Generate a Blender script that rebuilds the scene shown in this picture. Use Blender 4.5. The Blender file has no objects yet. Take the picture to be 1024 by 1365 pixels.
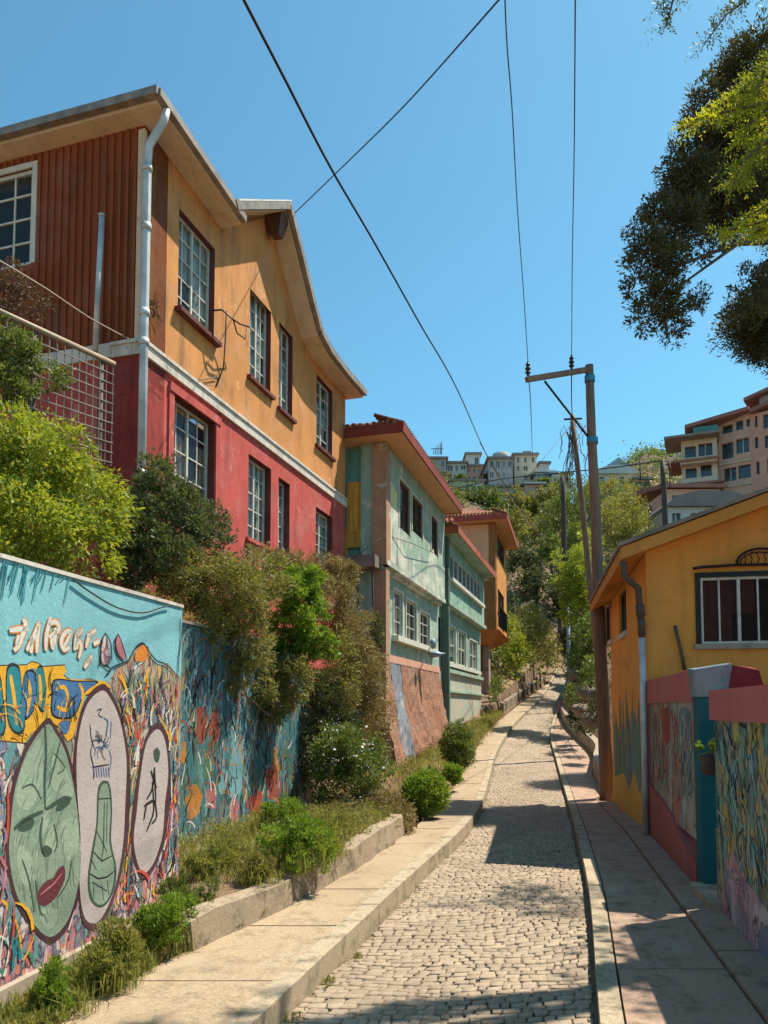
import bpy, math, random
import numpy as np
from mathutils import Vector, geometry
random.seed(7); RNG = np.random.default_rng(7)
S = bpy.context.scene; C = S.collection
# ------------------------------------------------------------------ camera, sky, sun, exposure
EYE = 1.8; PITCH = math.radians(3.43); FPX = 1000.0; PPY = 885.0
cam = bpy.data.cameras.new("camera"); camo = bpy.data.objects.new("camera", cam); C.objects.link(camo)
cam.sensor_fit = 'VERTICAL'; cam.sensor_height = 36.0; cam.sensor_width = 27.0
cam.lens = 36.0*FPX/1365.0; cam.shift_y = (PPY-682.5)/1365.0; cam.clip_end = 2000; cam.clip_start = .05
camo.location = (0, 0, EYE); camo.rotation_euler = (math.radians(90)+PITCH, 0, 0)
S.camera = camo
SUN_EL = math.radians(61.5); SUNH = Vector((.895, .445, 0)).normalized()
W = bpy.data.worlds.new("World"); S.world = W; W.use_nodes = True
nt = W.node_tree; nt.nodes.clear()
sky = nt.nodes.new('ShaderNodeTexSky'); sky.sky_type = 'NISHITA'; sky.sun_disc = False
sky.sun_elevation = SUN_EL; sky.sun_rotation = math.atan2(SUNH.x, SUNH.y)
sky.air_density = 1.0; sky.dust_density = .6; sky.ozone_density = 1.8; sky.altitude = 60
bg = nt.nodes.new('ShaderNodeBackground'); bg.inputs[1].default_value = .145
wo = nt.nodes.new('ShaderNodeOutputWorld')
tint = nt.nodes.new('ShaderNodeMix'); tint.data_type = 'RGBA'; tint.blend_type = 'MULTIPLY'; tint.inputs[0].default_value = 1
tint.inputs[7].default_value = (.46, .80, .76, 1); nt.links.new(sky.outputs[0], tint.inputs[6])
nt.links.new(tint.outputs[2], bg.inputs[0]); nt.links.new(bg.outputs[0], wo.inputs[0])
sun = bpy.data.lights.new("sun", 'SUN'); sun.energy = 5.0; sun.angle = math.radians(.5); sun.color = (1, .90, .74)
suno = bpy.data.objects.new("sun", sun); C.objects.link(suno)
sd = Vector((SUNH.x*math.cos(SUN_EL), SUNH.y*math.cos(SUN_EL), math.sin(SUN_EL)))
suno.rotation_euler = sd.to_track_quat('Z', 'Y').to_euler(); suno.location = (20, 10, 40)
S.view_settings.view_transform = 'Standard'; S.view_settings.look = 'None'
S.view_settings.exposure = .74; S.view_settings.gamma = 1.0
S.render.resolution_x = 768; S.render.resolution_y = 1024

# ------------------------------------------------------------------ geometry of the view (plan survey helpers)
cp, sp = math.cos(PITCH), math.sin(PITCH)
def ray(u, v):
    a = (u-512)/FPX; b = (PPY-v)/FPX
    return Vector((a, cp-b*sp, sp+b*cp))
def at(u, v, Y):
    d = ray(u, v); t = Y/d.y
    return Vector((d.x*t, Y, EYE+d.z*t))
def gx(u, Y): return (u-512)/FPX*Y*1.005          # X on the ground near the horizon
class Fr:                                          # a vertical plane: s along, n outward, z world
    def __init__(s, p0, p1, side=1, k=1.0):        # k: the house's own unit length in metres, heights counted from EYE
        s.k = k
        s.o = Vector((p0[0], p0[1], 0)); d = Vector((p1[0]-p0[0], p1[1]-p0[1], 0)); s.L = d.length
        s.u = d.normalized(); s.n = Vector((s.u.y, -s.u.x, 0))*side; s.L /= k
    def p(s, a, z, n=0): 
        v = s.o+(s.u*a+s.n*n)*s.k; return Vector((v.x, v.y, EYE+(z-EYE)*s.k))
    def hit(s, u, v, n=0):
        d = ray(u, v); o = s.o+s.n*n*s.k
        t = (o.dot(s.n))/(d.dot(s.n)); q = d*t
        return ((q-Vector((s.o.x, s.o.y, 0))).dot(s.u)/s.k, EYE+q.z/s.k)
    def at(s, u, v, n=0):
        a, z = s.hit(u, v, n); return s.p(a, z, n)
    def rect(s, uL, tl, bl, uR, tr, br, n=0):
        a = s.hit(uL, tl, n); b = s.hit(uL, bl, n); c = s.hit(uR, tr, n); d = s.hit(uR, br, n)
        return ((a[0]+b[0])/2, (c[0]+d[0])/2, (b[1]+d[1])/2, (a[1]+c[1])/2)   # s0,s1,z0,z1

# ------------------------------------------------------------------ mesh helpers
ORG = {}
class MB:
    def __init__(s): s.v = []; s.f = []; s.m = []; s.sm = []
    def face(s, pts, m=0, sm=False):
        k = len(s.v); s.v += [tuple(p) for p in pts]; s.f.append(list(range(k, k+len(pts)))); s.m.append(m); s.sm.append(sm)
    def hexa(s, q, m=0):                # 8 points: bottom 4, top 4
        k = len(s.v); s.v += [tuple(p) for p in q]
        for f in ((3,2,1,0),(4,5,6,7),(0,1,5,4),(1,2,6,5),(2,3,7,6),(3,0,4,7)):
            s.f.append([k+i for i in f]); s.m.append(m); s.sm.append(False)
    def box(s, x0, x1, y0, y1, z0, z1, m=0):
        s.hexa([(x0,y0,z0),(x1,y0,z0),(x1,y1,z0),(x0,y1,z0),(x0,y0,z1),(x1,y0,z1),(x1,y1,z1),(x0,y1,z1)], m)
    def fbox(s, fr, s0, s1, z0, z1, n0, n1, m=0):
        p = fr.p
        s.hexa([p(s0,z0,n0),p(s1,z0,n0),p(s1,z0,n1),p(s0,z0,n1),p(s0,z1,n0),p(s1,z1,n0),p(s1,z1,n1),p(s0,z1,n1)], m)
    def tube(s, pts, r, n=8, m=0, cap=True, sm=True):
        pts = [Vector(p) for p in pts]; rs = r if isinstance(r, (list, tuple)) else [r]*len(pts)
        k0 = len(s.v); prev = None
        for i, p in enumerate(pts):
            t = (pts[min(i+1, len(pts)-1)]-pts[max(i-1, 0)])
            t = t.normalized() if t.length > 1e-9 else Vector((0,0,1))
            if prev is None:
                a = Vector((0,0,1)) if abs(t.z) < .9 else Vector((1,0,0)); e = t.cross(a).normalized()
            else:
                e = prev-t*prev.dot(t); e = e.normalized() if e.length > 1e-6 else t.orthogonal().normalized()
            prev = e; g = t.cross(e)
            for j in range(n):
                w = 2*math.pi*j/n; s.v.append(tuple(p+(e*math.cos(w)+g*math.sin(w))*rs[i]))
        for i in range(len(pts)-1):
            for j in range(n):
                a = k0+i*n+j; b = k0+i*n+(j+1) % n
                s.f.append([a, b, b+n, a+n]); s.m.append(m); s.sm.append(sm)
        if cap:
            s.f.append([k0+j for j in range(n)][::-1]); s.m.append(m); s.sm.append(False)
            s.f.append([k0+(len(pts)-1)*n+j for j in range(n)]); s.m.append(m); s.sm.append(False)
    def bar(s, a, b, w, h, m=0, up=Vector((0,0,1))):
        a = Vector(a); b = Vector(b); t = (b-a).normalized()
        e = t.cross(up); e = e.normalized() if e.length > 1e-5 else Vector((1,0,0)); g = e.cross(t).normalized()
        e *= w/2; g *= h/2
        s.hexa([a-e-g, a+e-g, b+e-g, b-e-g, a-e+g, a+e+g, b+e+g, b-e+g], m)
    def slab(s, pts, d, m=0, ms=None):  # polygon extruded by vector d
        d = Vector(d); pts = [Vector(p) for p in pts]; n = len(pts); k = len(s.v)
        s.v += [tuple(p) for p in pts]+[tuple(p+d) for p in pts]
        tri = geometry.tessellate_polygon([pts])
        for t in tri:
            s.f.append([k+i for i in t]); s.m.append(m); s.sm.append(False)
            s.f.append([k+n+i for i in t][::-1]); s.m.append(m); s.sm.append(False)
        for i in range(n):
            j = (i+1) % n; s.f.append([k+i, k+j, k+n+j, k+n+i]); s.m.append(m if ms is None else ms); s.sm.append(False)
    def blob(s, c, r, m=0, seg=8, jit=.15, rnd=random):
        c = Vector(c); k0 = len(s.v); rings = 5
        for i in range(rings+1):
            th = math.pi*i/rings
            for j in range(seg):
                ph = 2*math.pi*j/seg; q = 1+rnd.uniform(-jit, jit)
                s.v.append((c.x+r[0]*q*math.sin(th)*math.cos(ph), c.y+r[1]*q*math.sin(th)*math.sin(ph), c.z+r[2]*q*math.cos(th)))
        for i in range(rings):
            for j in range(seg):
                a = k0+i*seg+j; b = k0+i*seg+(j+1) % seg
                s.f.append([a, a+seg, b+seg, b]); s.m.append(m); s.sm.append(True)
    def build(s, name, mats, parent=None):
        root = parent
        while root is not None and root.parent is not None: root = root.parent
        o0 = ORG.get(root.name, Vector((0,0,0))) if root is not None else Vector((0,0,0))
        me = bpy.data.meshes.new(name)
        me.from_pydata([(x-o0.x, y-o0.y, z-o0.z) for x, y, z in s.v], [], s.f)
        if not isinstance(mats, (list, tuple)): mats = [mats]
        for q in mats: me.materials.append(q)
        me.polygons.foreach_set('material_index', s.m); me.polygons.foreach_set('use_smooth', s.sm); me.update()
        o = bpy.data.objects.new(name, me); C.objects.link(o)
        if parent is not None: o.parent = parent
        return o
def tag(o, label, cat, group=None, kind=None):
    if kind: o['kind'] = kind
    if label: o['label'] = label
    if cat: o['category'] = cat
    if group: o['group'] = group
    return o
def thing(name, loc, label, cat, group=None):
    o = bpy.data.objects.new(name, None); C.objects.link(o); o.location = loc; o.empty_display_size = .3
    ORG[o.name] = Vector(loc); return tag(o, label, cat, group)
def structure(o): o['kind'] = 'structure'; return o

# ------------------------------------------------------------------ materials
def newmat(name):
    m = bpy.data.materials.new(name); m.use_nodes = True; t = m.node_tree
    return m, t, t.nodes['Principled BSDF']
def N(t, ty, **kw):
    n = t.nodes.new(ty)
    for k, v in kw.items(): setattr(n, k, v)
    return n
def L(t, a, b): t.links.new(a, b)
def coords(t, scale=(1,1,1), kind='Object'):
    tc = N(t, 'ShaderNodeTexCoord'); mp = N(t, 'ShaderNodeMapping'); mp.inputs['Scale'].default_value = scale
    L(t, tc.outputs[kind], mp.inputs[0]); return mp.outputs[0]
def noise(t, co, sc, det=4, rough=.55, dist=0):
    n = N(t, 'ShaderNodeTexNoise'); n.inputs['Scale'].default_value = sc; n.inputs['Detail'].default_value = det
    n.inputs['Roughness'].default_value = rough; n.inputs['Distortion'].default_value = dist
    L(t, co, n.inputs['Vector']); return n
def ramp(t, fac, stops, interp='LINEAR'):
    r = N(t, 'ShaderNodeValToRGB'); r.color_ramp.interpolation = interp; e = r.color_ramp.elements
    while len(e) > 1: e.remove(e[-1])
    e[0].position = stops[0][0]; e[0].color = c4(stops[0][1])
    for p, c in stops[1:]:
        x = e.new(p); x.color = c4(c)
    L(t, fac, r.inputs[0]); return r.outputs[0]
def c4(c): return (c, c, c, 1) if isinstance(c, (int, float)) else (c[0], c[1], c[2], 1)
def mix(t, fac, a, b, mode='MIX'):
    m = N(t, 'ShaderNodeMix', data_type='RGBA', blend_type=mode)
    for i, x in ((0, fac), (6, a), (7, b)):
        if hasattr(x, 'is_linked'): L(t, x, m.inputs[i])
        else: m.inputs[i].default_value = x if i == 0 else c4(x)
    return m.outputs[2]
def bump(t, bs, h, st=.3, d=.01):
    b = N(t, 'ShaderNodeBump'); b.inputs['Strength'].default_value = st; b.inputs['Distance'].default_value = d
    L(t, h, b.inputs['Height']); L(t, b.outputs[0], bs.inputs['Normal'])
def mul(c, k): return tuple(min(1, x*k) for x in c)
def plain(name, col, rough=.6, var=.15, sc=6, metal=0, bm=.0, spec=.5):
    m, t, b = newmat(name); co = coords(t); n = noise(t, co, sc, 5)
    L(t, ramp(t, n.outputs[0], [(.3, mul(col, 1-var)), (.7, mul(col, 1+var))]), b.inputs['Base Color'])
    b.inputs['Roughness'].default_value = rough; b.inputs['Metallic'].default_value = metal
    b.inputs['Specular IOR Level'].default_value = spec
    if bm: bump(t, b, noise(t, co, sc*8, 4).outputs[0], bm, .01)
    return m
def stucco(name, col, dirt=(.16, .12, .09), amount=.5, var=.14, alt=None, altamt=.0, rough=.85, streak=True):
    m, t, b = newmat(name); co = coords(t)
    big = noise(t, co, .9, 5, .6); c = ramp(t, big.outputs[0], [(.3, mul(col, 1-var)), (.55, col), (.75, mul(col, 1+var))])
    fine = noise(t, co, 14, 6, .7)
    c = mix(t, .25, c, ramp(t, fine.outputs[0], [(.3, mul(col, .75)), (.7, mul(col, 1.2))]))
    if alt is not None:
        pn = noise(t, co, 2.3, 8, .68, .3); th = .5+.25*(1-altamt)
        c = mix(t, ramp(t, pn.outputs[0], [(th-.04, 0), (th, 1)]), c, alt)
    if streak:
        st = noise(t, coords(t, (2.6, 2.6, .32)), 1.6, 6, .7)
        blot = noise(t, co, 1.7, 5, .65)
        f = mix(t, 1, ramp(t, st.outputs[0], [(.47, 0), (.66, amount)]), ramp(t, blot.outputs[0], [(.35, 0), (.65, 1)]), 'MULTIPLY')
        c = mix(t, f, c, dirt)
        sp_ = noise(t, co, 5.5, 7, .75); c = mix(t, ramp(t, sp_.outputs[0], [(.60, 0), (.68, amount*.8)]), c, dirt)
    if streak:
        cv = N(t, 'ShaderNodeTexVoronoi', feature='DISTANCE_TO_EDGE'); cv.inputs['Scale'].default_value = .8
        cw = N(t, 'ShaderNodeVectorMath', operation='MULTIPLY_ADD'); L(t, noise(t, co, 2.6, 7, .75).outputs['Color'], cw.inputs[0]); cw.inputs[1].default_value = (.9,)*3; L(t, co, cw.inputs[2]); L(t, cw.outputs[0], cv.inputs['Vector'])
        cf = mix(t, 1, ramp(t, cv.outputs['Distance'], [(0, .7), (.006, 0)]), ramp(t, noise(t, co, .7, 3).outputs[0], [(.48, 0), (.6, 1)]), 'MULTIPLY')
        c = mix(t, cf, c, dirt)
        fd = noise(t, co, 1.3, 6, .7); c = mix(t, ramp(t, fd.outputs[0], [(.5, 0), (.75, amount*.45)]), c, tuple(.55*x+.22 for x in col))
    L(t, c, b.inputs['Base Color']); b.inputs['Roughness'].default_value = rough
    b.inputs['Specular IOR Level'].default_value = .25
    h = noise(t, co, 38, 5, .6); h2 = noise(t, co, 3, 3)
    ad = N(t, 'ShaderNodeMath', operation='ADD'); L(t, h.outputs[0], ad.inputs[0]); L(t, h2.outputs[0], ad.inputs[1])
    bump(t, b, ad.outputs[0], .35, .012); return m
def paved(name, col, dirt=(.16,.12,.09), amount=.5, var=.14, alt=None, altamt=0):
    m, t, b = newmat(name); co = coords(t)
    a = noise(t, co, 1.1, 6, .65); c = ramp(t, a.outputs[0], [(.28, mul(col, .78)), (.5, col), (.72, mul(col, 1.22))])
    sp_ = noise(t, co, 55, 4, .8); c = mix(t, .55, c, ramp(t, sp_.outputs[0], [(.32, mul(col, .5)), (.5, mul(col, 1.0)), (.68, mul(col, 1.55))]))
    bl = noise(t, co, 4.5, 8, .72, .3); c = mix(t, ramp(t, bl.outputs[0], [(.50, 0), (.68, amount)]), c, dirt)
    if alt: c = mix(t, ramp(t, noise(t, co, 2.6, 5, .6).outputs[0], [(.55, 0), (.7, .6)]), c, alt)
    v = N(t, 'ShaderNodeTexVoronoi', feature='DISTANCE_TO_EDGE'); v.inputs['Scale'].default_value = .75
    w = N(t, 'ShaderNodeVectorMath', operation='MULTIPLY_ADD'); L(t, noise(t, co, 3, 6, .7).outputs['Color'], w.inputs[0]); w.inputs[1].default_value = (.7,)*3; L(t, co, w.inputs[2]); L(t, w.outputs[0], v.inputs['Vector'])
    c = mix(t, ramp(t, v.outputs['Distance'], [(.0, .75), (.006, 0)]), c, dirt)
    L(t, c, b.inputs['Base Color']); b.inputs['Roughness'].default_value = .88; b.inputs['Specular IOR Level'].default_value = .25
    ad = N(t, 'ShaderNodeMath', operation='ADD'); L(t, sp_.outputs[0], ad.inputs[0]); L(t, bl.outputs[0], ad.inputs[1]); bump(t, b, ad.outputs[0], .5, .008); return m
def leafmat(name, cols, trans=.45):
    m, t, b = newmat(name); g = N(t, 'ShaderNodeNewGeometry')
    n = noise(t, coords(t), 2.2, 3)
    base = ramp(t, g.outputs['Random Per Island'], [(i/max(1, len(cols)-1), c) for i, c in enumerate(cols)])
    c = mix(t, ramp(t, n.outputs[0], [(.35, 0), (.65, .5)]), base, mul(cols[-1], .9))
    L(t, c, b.inputs['Base Color']); b.inputs['Roughness'].default_value = .55; b.inputs['Specular IOR Level'].default_value = .3
    tr = N(t, 'ShaderNodeBsdfTranslucent'); L(t, mix(t, .5, c, (cols[-1][0]*2.2, cols[-1][1]*2.0, cols[-1][2]*.8)), tr.inputs[0])
    ms = N(t, 'ShaderNodeMixShader'); ms.inputs[0].default_value = trans
    out = t.nodes['Material Output']; L(t, b.outputs[0], ms.inputs[1]); L(t, tr.outputs[0], ms.inputs[2]); L(t, ms.outputs[0], out.inputs[0])
    return m
def mural(name, pal, sc=3.0, stretch=.45, seed=0, line=.05, dist=1.6, linecol=(.02,.02,.03), base=None, baseamt=0, streaks=.5):
    """layers of brushed paint: warped cells in a palette, dark outlines, dry vertical brush streaks"""
    m, t, b = newmat(name)
    tc = N(t, 'ShaderNodeTexCoord'); mp = N(t, 'ShaderNodeMapping'); mp.inputs['Scale'].default_value = (1, 1, stretch)
    mp.inputs['Location'].default_value = (seed*3.7, seed*1.3, seed*2.1); L(t, tc.outputs['Object'], mp.inputs[0]); co = mp.outputs[0]
    nz = noise(t, co, sc*.7, 4, .6); w = N(t, 'ShaderNodeVectorMath', operation='MULTIPLY_ADD')
    L(t, nz.outputs['Color'], w.inputs[0]); w.inputs[1].default_value = (dist/sc,)*3; L(t, co, w.inputs[2])
    v = N(t, 'ShaderNodeTexVoronoi', feature='F1'); v.inputs['Scale'].default_value = sc; L(t, w.outputs[0], v.inputs['Vector'])
    sep = N(t, 'ShaderNodeSeparateColor'); L(t, v.outputs['Color'], sep.inputs[0])
    c = ramp(t, sep.outputs[0], [(i/len(pal), p) for i, p in enumerate(pal)], 'CONSTANT')
    v2 = N(t, 'ShaderNodeTexVoronoi', feature='F1'); v2.inputs['Scale'].default_value = sc*2.9; L(t, w.outputs[0], v2.inputs['Vector'])
    s2 = N(t, 'ShaderNodeSeparateColor'); L(t, v2.outputs['Color'], s2.inputs[0])
    c2 = ramp(t, s2.outputs[1], [(i/len(pal), p) for i, p in enumerate(pal[::-1])], 'CONSTANT')
    pm = noise(t, co, sc*.9, 3); c = mix(t, ramp(t, pm.outputs[0], [(.48, 0), (.54, .85)]), c, c2)
    st = noise(t, coords(t, (9, 9, 1.1)), 1.5, 6, .7)
    c = mix(t, ramp(t, st.outputs[0], [(.35, 0), (.75, streaks)]), c, mix(t, .5, c, pal[seed % len(pal)]))
    if base is not None:
        bn = noise(t, co, sc*.55, 5, .6); c = mix(t, ramp(t, bn.outputs[0], [(.62-baseamt*.35, 1), (.68-baseamt*.35, 0)]), c, base)
    e = N(t, 'ShaderNodeTexVoronoi', feature='DISTANCE_TO_EDGE'); e.inputs['Scale'].default_value = sc; L(t, w.outputs[0], e.inputs['Vector'])
    c = mix(t, ramp(t, e.outputs['Distance'], [(line*.5, .85), (line, 0)]), c, linecol)
    gr = noise(t, coords(t), 9, 8, .75)
    c = mix(t, ramp(t, gr.outputs[0], [(.55, 0), (.8, .6)]), c, (.15, .13, .11))
    L(t, c, b.inputs['Base Color']); b.inputs['Roughness'].default_value = .7
    bump(t, b, noise(t, coords(t), 30, 4).outputs[0], .3, .01); return m
def glassmat(name, col=(.05,.07,.08), rough=.06, alpha=.55):
    m, t, b = newmat(name); b.inputs['Base Color'].default_value = c4(col); b.inputs['Roughness'].default_value = rough
    b.inputs['Specular IOR Level'].default_value = .9
    tr = N(t, 'ShaderNodeBsdfTransparent'); tr.inputs[0].default_value = (.8,.85,.85,1); ms = N(t, 'ShaderNodeMixShader'); ms.inputs[0].default_value = alpha
    n = noise(t, coords(t), 3.2, 2); bump(t, b, n.outputs[0], .35, .05)
    L(t, tr.outputs[0], ms.inputs[1]); L(t, b.outputs[0], ms.inputs[2]); L(t, ms.outputs[0], t.nodes['Material Output'].inputs[0]); return m
def woodmat(name, col, rough=.8):
    m, t, b = newmat(name); n = noise(t, coords(t, (7, 7, .5)), 3, 8, .75, .4)
    c = ramp(t, n.outputs[0], [(.3, mul(col, .45)), (.5, col), (.72, mul(col, 1.5))])
    n2 = noise(t, coords(t), 2, 4); c = mix(t, ramp(t, n2.outputs[0], [(.5, 0), (.7, .4)]), c, mul(col, .6))
    L(t, c, b.inputs['Base Color']); b.inputs['Roughness'].default_value = rough; bump(t, b, n.outputs[0], .6, .012); return m
def rubble(name, cols, sc=5, joint=(.2,.17,.13)):
    m, t, b = newmat(name); co = coords(t); nz = noise(t, co, 3, 4)
    w = N(t, 'ShaderNodeVectorMath', operation='MULTIPLY_ADD'); L(t, nz.outputs['Color'], w.inputs[0]); w.inputs[1].default_value = (.25,)*3; L(t, co, w.inputs[2])
    v = N(t, 'ShaderNodeTexVoronoi', feature='F1'); v.inputs['Scale'].default_value = sc; L(t, w.outputs[0], v.inputs['Vector'])
    e = N(t, 'ShaderNodeTexVoronoi', feature='DISTANCE_TO_EDGE'); e.inputs['Scale'].default_value = sc; L(t, w.outputs[0], e.inputs['Vector'])
    sep = N(t, 'ShaderNodeSeparateColor'); L(t, v.outputs['Color'], sep.inputs[0])
    c = ramp(t, sep.outputs[0], [(i/max(1, len(cols)-1), q) for i, q in enumerate(cols)])
    f = noise(t, co, 20, 6, .7); c = mix(t, .45, c, ramp(t, f.outputs[0], [(.3, mul(cols[0], .5)), (.7, mul(cols[-1], 1.3))]))
    c = mix(t, ramp(t, e.outputs['Distance'], [(.02, .9), (.07, 0)]), c, joint)
    L(t, c, b.inputs['Base Color']); b.inputs['Roughness'].default_value = .95
    a = N(t, 'ShaderNodeMath', operation='MULTIPLY_ADD'); L(t, ramp(t, e.outputs['Distance'], [(0, 0), (.12, 1)]), a.inputs[0]); a.inputs[1].default_value = .8
    L(t, f.outputs[0], a.inputs[2]); bump(t, b, a.outputs[0], .8, .04); return m

M = {}
M['orange'] = stucco('orange stucco', (.58, .25, .075), (.20,.10,.05), .85, .24, (.66,.34,.13), .35)
M['orange_side'] = stucco('rust red painted siding', (.26, .062, .02), (.05,.02,.015), .5, .2)
M['red'] = stucco('red stucco', (.50, .085, .07), (.18,.03,.03), .85, .24, (.60,.18,.15), .45)
M['red_dark'] = stucco('dark red trim', (.13, .035, .03), amount=.4)
M['band'] = stucco('weathered white band', (.62, .57, .50), (.2,.15,.1), .9, .12)
M['cream'] = stucco('cream soffit', (.66, .52, .36), (.2,.15,.1), .5, .08)
M['gutter'] = plain('weathered gutter', (.24, .20, .16), .5, .35, 5, .1, .2)
M['zinc'] = plain('zinc pipe', (.50, .51, .50), .5, .35, 3, .25, .2)
M['roof_grey'] = plain('grey roof sheet', (.22, .18, .15), .8, .3, 3, 0, .3)
M['white_flake'] = stucco('flaking white roof edge', (.7,.66,.6), (.2,.12,.08), .9, .1, (.25,.14,.10), .5)
M['tile'] = rubble('old red roof tiles', [(.30,.09,.05),(.45,.17,.09),(.20,.08,.05)], 6, (.09,.05,.03))
M['redfascia'] = stucco('dark red fascia', (.23, .04, .03), amount=.4, var=.2)
M['peach'] = stucco('peach soffit', (.68, .40, .22), (.3,.2,.12), .5, .15, (.5,.45,.35), .4)
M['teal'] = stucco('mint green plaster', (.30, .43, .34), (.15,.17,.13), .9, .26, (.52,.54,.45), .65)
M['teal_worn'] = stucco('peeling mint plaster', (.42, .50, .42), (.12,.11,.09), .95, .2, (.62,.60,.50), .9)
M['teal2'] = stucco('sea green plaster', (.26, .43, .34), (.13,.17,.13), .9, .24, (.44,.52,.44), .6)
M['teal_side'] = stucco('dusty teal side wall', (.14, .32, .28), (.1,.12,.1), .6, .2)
M['yellow_pale'] = stucco('pale yellow plaster', (.66, .62, .32), (.3,.3,.2), .6, .15)
M['ochre'] = woodmat('ochre painted boards', (.62, .30, .04))
M['column'] = stucco('salmon column', (.42, .24, .15), (.2,.14,.1), .8, .2, (.5,.45,.38), .5)
M['trim_pale'] = stucco('pale window trim', (.58, .58, .50), (.3,.3,.25), .6, .1)
M['rubble_red'] = rubble('red rubble footing', [(.30,.10,.055),(.42,.17,.10),(.24,.10,.07)], 9, (.22,.12,.08))
M['footing_pink'] = stucco('peach footing band', (.62, .34, .24), (.3,.2,.15), .6, .15)
M['stone'] = rubble('grey brown stone', [(.20,.155,.11),(.32,.26,.19),(.25,.20,.15)], 5.5, (.17,.13,.095))
M['bwall'] = stucco('orange balcony', (.55, .15, .035), (.2,.08,.03), .5, .2)
M['bside'] = stucco('pinkish grey plaster', (.42, .27, .21), (.2,.13,.1), .8, .25, (.55,.42,.33), .5)
M['wood_orange'] = woodmat('varnished orange boards', (.60, .25, .05))
M['yellow'] = stucco('yellow ochre stucco', (.72, .315, .065), (.28,.14,.02), .45, .10)
M['yellow_side'] = stucco('orange stucco with bounced light', (.80, .36, .07), (.3,.15,.05), .4, .08)  # street side coloured brighter to carry light bounced off the lane
M['fascia_orange'] = stucco('orange fascia boards', (.60, .26, .05), (.2,.1,.03), .4, .12)
M['iron'] = plain('black iron', (.015, .014, .014), .5, .3, 9, .4)
M['frame_white'] = plain('old white window paint', (.55, .54, .48), .55, .2, 10, 0, .2)
M['frame_dark'] = plain('dark window frame', (.04, .045, .05), .5, .3, 8)
M['frame_brown'] = plain('brown frame', (.10, .045, .03), .6, .3, 8)
M['glass'] = glassmat('window glass', (.04,.06,.065), .05, .30)
M['glass_dark'] = glassmat('dark red glass', (.04,.014,.012), .3, .4)
M['glass_dark'].node_tree.nodes['Principled BSDF'].inputs['Specular IOR Level'].default_value = .2
M['glass_blue'] = glassmat('blue glass', (.03,.13,.24), .08, .8)
M['room'] = plain('unlit room backing', (.03, .03, .032), .9, .4, 2)  # near-black colour for the shade inside rooms and openings
M['curtain'] = plain('net curtain', (.62, .64, .58), .9, .35, 5)
M['curtain_red'] = plain('dark red curtain', (.20, .045, .035), .9, .3, 5)
M['curtain_warm'] = plain('warm curtain', (.42, .30, .22), .9, .4, 5)
M['concrete'] = stucco('old concrete', (.36, .30, .23), (.12,.10,.07), .7, .15, (.44,.38,.30), .3, streak=True)
M['paving'] = paved('warm concrete paving', (.35, .265, .175), (.12,.09,.06), .6, .16, (.41,.33,.235), .35)
M['paving_r'] = paved('pinkish concrete paving', (.36, .25, .185), (.12,.085,.065), .8, .18, (.43,.33,.25), .35)
M['kerb'] = paved('kerb concrete', (.38, .31, .22), (.09,.08,.05), .9, .2)
M['sand'] = plain('sandy joints', (.15, .115, .075), .95, .3, 9, 0, .6)
M['soil'] = plain('dry soil', (.20, .125, .07), .95, .35, 2.5, 0, .8)
M['pole'] = woodmat('weathered pole', (.20, .125, .085))
M['pole_dark'] = woodmat('dark pole', (.07, .05, .045))
M['bluetape'] = plain('blue band', (.02, .22, .34), .5)
M['cable'] = plain('black cable', (.012, .012, .013), .6)
M['cable_pale'] = plain('pale cable', (.32, .24, .16), .6)
M['porcelain'] = plain('dark insulator', (.03, .025, .03), .3)
M['pinkcap'] = stucco('dusty pink coping', (.46, .14, .13), (.2,.08,.08), .4, .12)
M['pinkbase'] = stucco('brick red plinth paint', (.36, .10, .085), (.15,.07,.06), .6, .2)
M['tealpaint'] = stucco('deep teal paint', (.008, .10, .12), (.02,.07,.07), .5, .15)
M['maroon'] = stucco('maroon paint', (.22, .015, .022), amount=.3)
M['pillar_top'] = stucco('flaking pale paint', (.10,.26,.30), (.2,.08,.12), 1, .4, (.26,.25,.28), .9)
M['metal_blue'] = plain('bluish painted post', (.20, .27, .34), .5, .2, 6, .3)
M['terracotta'] = plain('dark plastic pot', (.05, .03, .03), .6)
M['bark'] = woodmat('bark', (.10, .07, .05))
M['twig'] = woodmat('twigs', (.13, .09, .06))
# foliage
G = {}
G['lime'] = leafmat('lime leaves', [(.10,.16,.015),(.19,.27,.025),(.30,.33,.04)], .35)
G['dark'] = leafmat('dark small leaves', [(.03,.05,.02),(.07,.10,.035),(.12,.15,.06)], .25)
G['olive'] = leafmat('olive dry leaves', [(.15,.125,.045),(.26,.21,.07),(.20,.21,.05)], .3)
G['green'] = leafmat('fresh leaves', [(.07,.14,.015),(.12,.22,.025),(.20,.29,.035)], .35)
G['dry'] = leafmat('dry brown twigs', [(.21,.13,.065),(.30,.21,.10),(.19,.17,.06)], .25)
G['redbrown'] = leafmat('reddish dry leaves', [(.11,.045,.03),(.16,.08,.04),(.08,.06,.03)], .25)
G['mid'] = leafmat('mid green leaves', [(.045,.085,.02),(.09,.145,.035),(.15,.19,.045)], .3)
G['hill'] = leafmat('hillside leaves', [(.09,.115,.03),(.16,.18,.045),(.25,.24,.06)], .3)
G['hilldark'] = leafmat('deep green hillside leaves', [(.03,.045,.02),(.05,.07,.028),(.09,.105,.04)], .2)
G['pine'] = leafmat('pine needles', [(.03,.034,.012),(.06,.06,.022),(.11,.10,.035)], .15)
G['acid'] = leafmat('backlit yellow green leaves', [(.14,.20,.012),(.27,.33,.02),(.42,.43,.03)], .5)
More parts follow.
